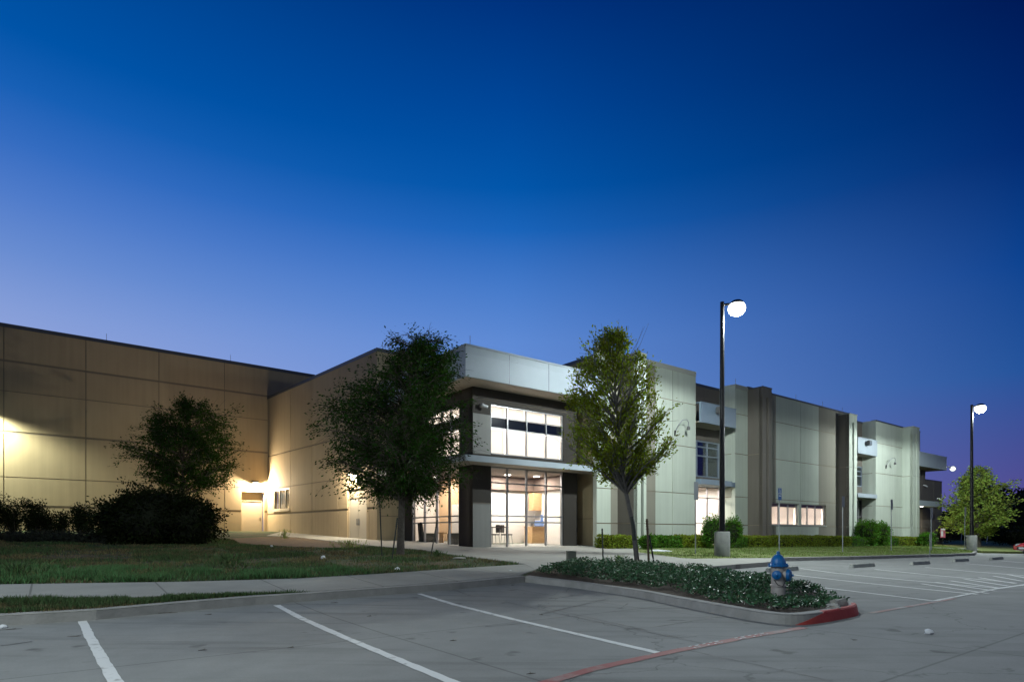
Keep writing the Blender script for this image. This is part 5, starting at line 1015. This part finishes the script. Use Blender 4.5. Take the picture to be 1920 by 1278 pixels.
for i in range(8): a = i*math.pi/4+.2; m = MB(); m.lathe(P_([(.016, .535), (.016, .592)]), (math.cos(a)*.147*k, math.sin(a)*.147*k, 0), 6); build(m, 'bolt', 'hydrant_blue', bn, True)
def nozzle(ang, r, ln, z_):
    d = Vector((math.cos(ang), math.sin(ang), 0)); o = Vector((0, 0, z_*k)); m = MB(); m.tube([o+d*.06*k, o+d*(ln-.05)*k], r*.82*k, 16); build(m, 'nozzle', 'hydrant_silver', t, True, smooth=True)
    m = MB(); m.tube([o+d*(ln-.05)*k, o+d*(ln-.045)*k, o+d*ln*k, o+d*(ln+.022)*k], [r*k, r*1.05*k, r*k, r*.6*k], 20); c_ = build(m, 'nozzle_cap', 'hydrant_blue', t, True, smooth=True); m = MB(); m.tube([o+d*(ln+.02)*k, o+d*(ln+.055)*k], .018*k, 5); build(m, 'cap_nut', 'hydrant_blue', c_, True)
nozzle(R(-22), .100, .19, .40); nozzle(R(-108), .074, .165, .405); nozzle(R(72), .074, .165, .405)
m = MB(); m.tube([(.15*k, -.13*k, .33*k), (.165*k, -.13*k, .2*k), (.13*k, -.1*k, .14*k), (.10*k, -.06*k, .2*k)], .006, 5); build(m, 'chain', 'black_metal', t, True); m = MB(); m.tube([(-.09*k, -.13*k, .33*k), (-.03*k, -.13*k, .24*k), (.05*k, -.12*k, .21*k), (.1*k, -.09*k, .30*k)], .006, 5); build(m, 'chain', 'black_metal', t, True)
def lumps(name, label, cat, px, py, sx, sy, sz, m_, seed, dz=KH, group=None, pieces=7):
    b = ground(px, py, dz); rn = random.Random(seed); bm = bmesh.new(); bmesh.ops.create_icosphere(bm, subdivisions=2, radius=1)
    for v in bm.verts: f = 1+.45*noise.noise(v.co*1.7+Vector((seed, 0, 0)))+.2*noise.noise(v.co*4+Vector((0, seed, 0))); v.co = Vector((v.co.x*sx*f, v.co.y*sy*f, max(v.co.z*f, -.35)*sz))+Vector((0, 0, sz*.34))
    me = bpy.data.meshes.new(name); bm.to_mesh(me); bm.free(); me.materials.append(MATS[m_]); o = bpy.data.objects.new(name, me); COL.objects.link(o); o.location = b; o.rotation_euler = (0, 0, rn.uniform(0, 6)); tag(o, label, cat, group); return o
lumps('stone', 'whitish stone at the foot of the fire hydrant, right side', 'stone', 1476, 1119, .10, .06, .07, 'stone', 3); lumps('stone', 'pale broken stone lying inside the red kerb nose', 'stone', 1573, 1135, .20, .10, .09, 'stone', 5); lumps('stone', 'smaller flat stone beside the broken one at the kerb nose', 'stone', 1563, 1139, .15, .08, .05, 'stone', 6)
lumps('stone', 'flat pale stone in the lawn right of the tree stakes', 'stone', 862, 1047, .22, .12, .05, 'stone', 9); lumps('stone', 'flat pale slab at the left end of the dark hedge', 'stone', 1237, 1033, .5, .25, .05, 'paper', 12)
LG = 'litter on the ground'
lumps('litter', 'crumpled bluish-white paper in the middle of the lawn', 'litter', 606, 1047, .09, .07, .07, 'paper', 13, group=LG); lumps('litter', 'small white litter on the bare soil below the barred window', 'litter', 509, 1025, .06, .05, .06, 'paper', 14, group=LG); lumps('litter', 'tiny white scrap low on the left of the lawn', 'litter', 207, 1072, .05, .03, .05, 'paper', 15, group=LG)
lumps('litter', 'white paper at the lawn edge just above the sidewalk', 'litter', 745, 1068, .09, .05, .06, 'paper', 16, group=LG); lumps('litter', 'crushed white cup lying alone on the lot at the right', 'litter', 1741, 1187, .05, .04, .05, 'paper', 17, 0, LG); lumps('litter', 'flat white scrap on the walk left of the island', 'litter', 957, 1069, .05, .03, .012, 'paper', 18, KH+.01, LG); lumps('litter', 'white scrap against the kerb at the left picture edge', 'litter', 4, 1176, .06, .04, .03, 'paper', 19, 0, LG)
def twig(px, py, ln, ang, label):
    ln *= .7
    b = ground(px, py, .012); d = Vector((math.cos(ang), math.sin(ang), 0)); m = MB(); nn2 = Vector((-d.y, d.x, 0)); m.tube([b-d*ln/2, b+nn2*.02, b+d*ln/2+nn2*.01], [.002, .005, .002], 4); m.tube([b+nn2*.02, b+d*ln*.2+nn2*.09], [.003, .002], 4)
    t = thing('twig', label, 'twig', b, 0, 'twigs and dry leaves on the lot'); build(m, 'stick', 'twig', t)
for a in ((312, 1148, .42, .3, 'dry stick near the kerb right of the first stall line'), (138, 1192, .22, 0, 'short dark stick left of the first stall line'), (390, 1151, .14, .1, 'dark twig near the kerb left of the second stall line'), (627, 1129, .18, .2, 'dark leaf-like twig by the kerb between second and third stall lines'), (380, 1218, .12, .4, 'small dark twig in the stall between the first two lines'), (692, 1154, .10, .1, 'tiny twig right of the second stall line'), (961, 1096, .12, .1, 'dark scrap at the island corner on the lot'), (18, 1179, .35, .5, 'dark stick against the kerb at the left edge'), (1015, 1151, .09, 0, 'tiny dark bit right of the third stall line'), (996, 1262, .13, .3, 'small dark twig near the red lane line'), (1604, 1199, .10, .2, 'small dark bit on the drive below the red kerb'), (545, 1213, .10, .2, 'dark speck between the first two stall lines, near the second'), (850, 1200, .12, .3, 'dark speck between second and third stall lines')): twig(*a)
# wheel stops
def wheel_stop(loc, label):
    t = thing('wheel_stop', label, 'wheel stop', loc, math.atan2(D1.y, D1.x), 'concrete wheel stops of the stalls'); m = MB(); m.hexa([(-.9, -.085, 0), (.9, -.085, 0), (.9, .085, 0), (-.9, .085, 0)], [(-.87, -.05, .125), (.87, -.05, .125), (.87, .05, .125), (-.87, .05, .125)]); build(m, 'stop_block', 'pier_concrete', t, True, bevel=.012)
    for sx in (-.6, .6): m = MB(); m.tube([(sx, 0, .12), (sx, 0, .132)], .014, 8); build(m, 'pin', 'stake_rust', t, True)
    return t
w0_ = wheel_stop(ground(1467, 1070), 'long concrete wheel stop seen behind the fire hydrant')
for px, py, lb in ((1617, 1062.5, 'concrete wheel stop right of the one behind the hydrant, before the third signpost'), (1725, 1057.5, 'concrete wheel stop below the fourth pylon'), (1801, 1052, 'weathered darker concrete wheel stop left of the far lamp pier'), (1868, 1048.5, 'rightmost concrete wheel stop, left of the red car')): dup(w0_, ground(px, py), label=lb)
# utility bollard box
b = ground(1071, 1059, KH); t = thing('utility_box', 'small grey-green utility pedestal at the back of the planting island', 'utility box', b, R(14)); hh = 25/FPX*b.y; m = MB(); m.box(-.12, .12, -.1, .1, 0, hh); build(m, 'pedestal', 'box_green', t, True, bevel=.008); m = MB(); m.box(-.128, .128, -.108, .108, hh+.001, hh+.03); build(m, 'cap', 'box_green', t, True, bevel=.006); m = MB(); m.box(-.17, .17, -.15, .15, -.05, .02); build(m, 'pad', 'pier_concrete', t, True)
# sign posts
def sign(px, py0, py1, ph, label, pm, extra=None, wd=.30, n_plates=1, blue=False, r=.024):
    b = ground(px, py0, KH-.01); H = (py0-py1)/FPX*b.y; t = thing('signpost', label, 'sign', b, math.atan2(D1.y, D1.x), 'parking signposts along the front'); m = MB(); m.tube([(0, 0, -.1), (0, 0, H-.02)], r, 8); build(m, 'post', 'galv', t, True)
    hgt = ph/FPX*b.y; z1 = H; gp = .02
    for k in range(n_plates):
        hk = (hgt-gp*(n_plates-1))/n_plates; m = MB(); m.box(-wd/2, wd/2, -.035, -.030, z1-hk, z1); pl_ = build(m, 'sign_plate', pm, t, True, bevel=.0)
        if blue and k == 0:
            c = (0, -.038, z1-hk*.5); s = min(wd, hk)*.30; g = MB(); y_ = -.0365
            def rect(a, b_, w):
                a, b_ = Vector(a)*s, Vector(b_)*s; d = (b_-a).normalized(); n_ = Vector((-d.y, d.x))*w*s/2; g.add([(c[0]+p.x, y_, c[2]+p.y) for p in (a-n_, b_-n_, b_+n_, a+n_)], [(0, 1, 2, 3)])
            g.add([(c[0]-.15*s+.2*s*math.cos(q), y_, c[2]+.92*s+.2*s*math.sin(q)) for q in [i*.628 for i in range(10)]], [tuple(range(10))])
            rect((-.12, .68), (0, -.05), .22); rect((-.08, .35), (.45, .32), .14); rect((-.02, -.02), (.5, -.02), .18); rect((.45, -.02), (.72, -.62), .18); rect((.68, -.62), (.95, -.52), .16)
            for q in range(11):
                a0 = 2.3+q*.36; rect((.05+.72*math.cos(a0), -.32+.72*math.sin(a0)), (.05+.72*math.cos(a0+.38), -.32+.72*math.sin(a0+.38)), .16)
            build(g, 'wheelchair_symbol', 'sign_white', pl_, True)
            g = MB(); w2, h2 = wd/2-.012, hk; g.add([(-w2, y_, z1-.03), (w2, y_, z1-.03), (w2, y_, z1-.018), (-w2, y_, z1-.018)], [(0, 1, 2, 3)]); g.add([(-w2, y_, z1-h2+.012), (w2, y_, z1-h2+.012), (w2, y_, z1-h2+.024), (-w2, y_, z1-h2+.024)], [(0, 1, 2, 3)]); build(g, 'border', 'sign_white', pl_, True)
        if blue and k == 1:
            g = MB(); g.add([(-.11, -.0365, z1-hk*.34), (.11, -.0365, z1-hk*.34), (.11, -.0365, z1-hk*.22), (-.11, -.0365, z1-hk*.22)], [(0, 1, 2, 3)]); build(g, 'pale_line', 'sign_white', pl_, True)
        z1 -= hk+gp
    return t
sign(1304, 1038, 903, 34, 'grey-backed signpost at the left edge of the first entrance recess', 'sign_grey', wd=.28)
sign(1461, 1035, 914, 23, 'signpost with blue accessible-parking plate and blue plate below it', 'sign_blue', n_plates=2, blue=True)
sign(1580, 1034, 930, 20, 'slim signpost before the third pylon, blue-grey plate', 'sign_grey', wd=.28, n_plates=1); sign(1671, 1033, 936, 19, 'signpost with a narrow grey plate before the panel right of the second recess', 'sign_grey', wd=.26)
sign(1746, 1031.5, 951, 20, 'signpost with two stacked plates before the lit porch', 'sign_grey', n_plates=2, wd=.36, r=.04); sign(1809, 1030.5, 950, 17, 'pale greenish signpost left of the far lamp', 'box_green', wd=.36)
sign(1743.5, 1041, 1000, 2, 'thin short pole standing on the kerb right of the hedge row', 'galv', wd=.05, r=.018)
b = ground(1768, 1023, KH); H = 33/FPX*b.y; t = thing('yard_sign', 'small pink and white yard sign at the right end of the building', 'sign', b, R(10)); m = MB(); m.tube([(0, 0, 0), (0, 0, H*.5)], .03, 6); build(m, 'post', 'black_metal', t, True); m = MB(); m.box(-.22, .22, -.02, .02, H*.48, H); pl_ = build(m, 'sign_plate', 'pink_sign', t, True); m = MB(); m.box(-.215, .215, -.026, -.021, H*.9, H*.99); build(m, 'white_band', 'sign_white', pl_, True); m = MB(); m.box(-.20, .0, -.026, -.021, H*.55, H*.85); build(m, 'white_patch', 'sign_white', pl_, True)
for px, py0, py1, lb in ((1802, 1013, 992, 'thin leaning marker post left of the far lamp, on the far lawn'), (1835, 1012, 998, 'short pale marker post right of the far lamp pier'), (1850, 1012, 998, 'pale marker post on the far lawn left of the rounded dark bush')):
    x, y = atY(px, 66); z_ = Zf(x, y)+.1; t = thing('marker_post', lb, 'post', (x, y, z_), 0, 'marker posts on the far lawn'); m = MB(); m.tube([(0, 0, 0), (.1, 0, (py0-py1)/FPX*66)], .035, 6); build(m, 'post', 'cam_white' if px > 1820 else 'galv', t, True)
# red car, its nose just inside the right edge
cb = ground(1912, 1041, 0.0); t = thing('parked_car', 'red car whose front corner just enters the picture at the right edge', 'car', cb+Vector((.50, .4, 0)), R(-8))
prof = [(0, .32), (.02, .55), (.12, .66), (.95, .84), (1.25, .90), (1.75, 1.30), (2.1, 1.40), (3.1, 1.40), (3.7, 1.12), (4.25, 1.02), (4.42, .80), (4.45, .35), (3.85, .22), (.6, .2)]
def loft(prof, w, z0=0, inset=None):
    m = MB(); n = len(prof); rows_ = []
    for s_ in (-1, -.86, .86, 1):
        for x, z_ in prof:
            k_ = 1 if abs(s_) < .9 else .0; tuck = .12*max(0, (z_-.85))*1.8; ww2 = s_*w/2*(1-tuck/w*1.6*(1)); e = 0 if k_ else .03
            rows_.append((x+(e if x < 2 else -e), ww2, z_-(e if z_ > .6 else -e)))
    m.add(rows_, [(r*n+i, r*n+(i+1) % n, (r+1)*n+(i+1) % n, (r+1)*n+i) for r in range(3) for i in range(n)]+[tuple(range(n-1, -1, -1)), tuple(3*n+i for i in range(n))]); return m
build(loft(prof, 1.76), 'body', 'car_red', t, True, smooth=True, bevel=0)
for s_ in (-1, 1):
    m = MB(); m.hexa([(1.42, s_*.80, .93), (3.55, s_*.80, .98), (3.55, s_*.78, .99), (1.42, s_*.78, .94)], [(1.85, s_*.765, 1.30), (3.1, s_*.765, 1.32), (3.1, s_*.745, 1.32), (1.85, s_*.745, 1.30)]); build(m, 'side_window', 'car_glass', t, True)
    m = MB(); m.hexa([(.0, s_*.50, .60), (.0, s_*.72, .60), (.2, s_*.76, .62), (.2, s_*.50, .62)], [(.08, s_*.50, .67), (.08, s_*.70, .67), (.26, s_*.74, .70), (.24, s_*.50, .70)]); build(m, 'headlight', 'headlight', t, True, bevel=.015)
    for wx in (.85, 3.55):
        m = MB(); m.tube([(wx, s_*.70, .31), (wx, s_*.90, .31)], .31, 24); wh = build(m, 'wheel', 'tyre', t, True, smooth=True); m = MB(); m.tube([(wx, s_*.895, .31), (wx, s_*.915, .31)], .20, 20); build(m, 'rim', 'rim', wh, True)
m = MB(); m.hexa([(1.24, -.68, .93), (1.24, .68, .93), (1.27, .68, .93), (1.27, -.68, .93)], [(1.74, -.62, 1.32), (1.74, .62, 1.32), (1.77, .62, 1.32), (1.77, -.62, 1.32)]); build(m, 'windscreen', 'car_glass', t, True)
m = MB(); m.box(-.03, .0, -.45, .45, .36, .52); build(m, 'grille', 'tyre', t, True); m = MB(); m.box(-.045, -.03, -.25, .25, .38, .49); build(m, 'number_plate', 'sign_white', t, True)
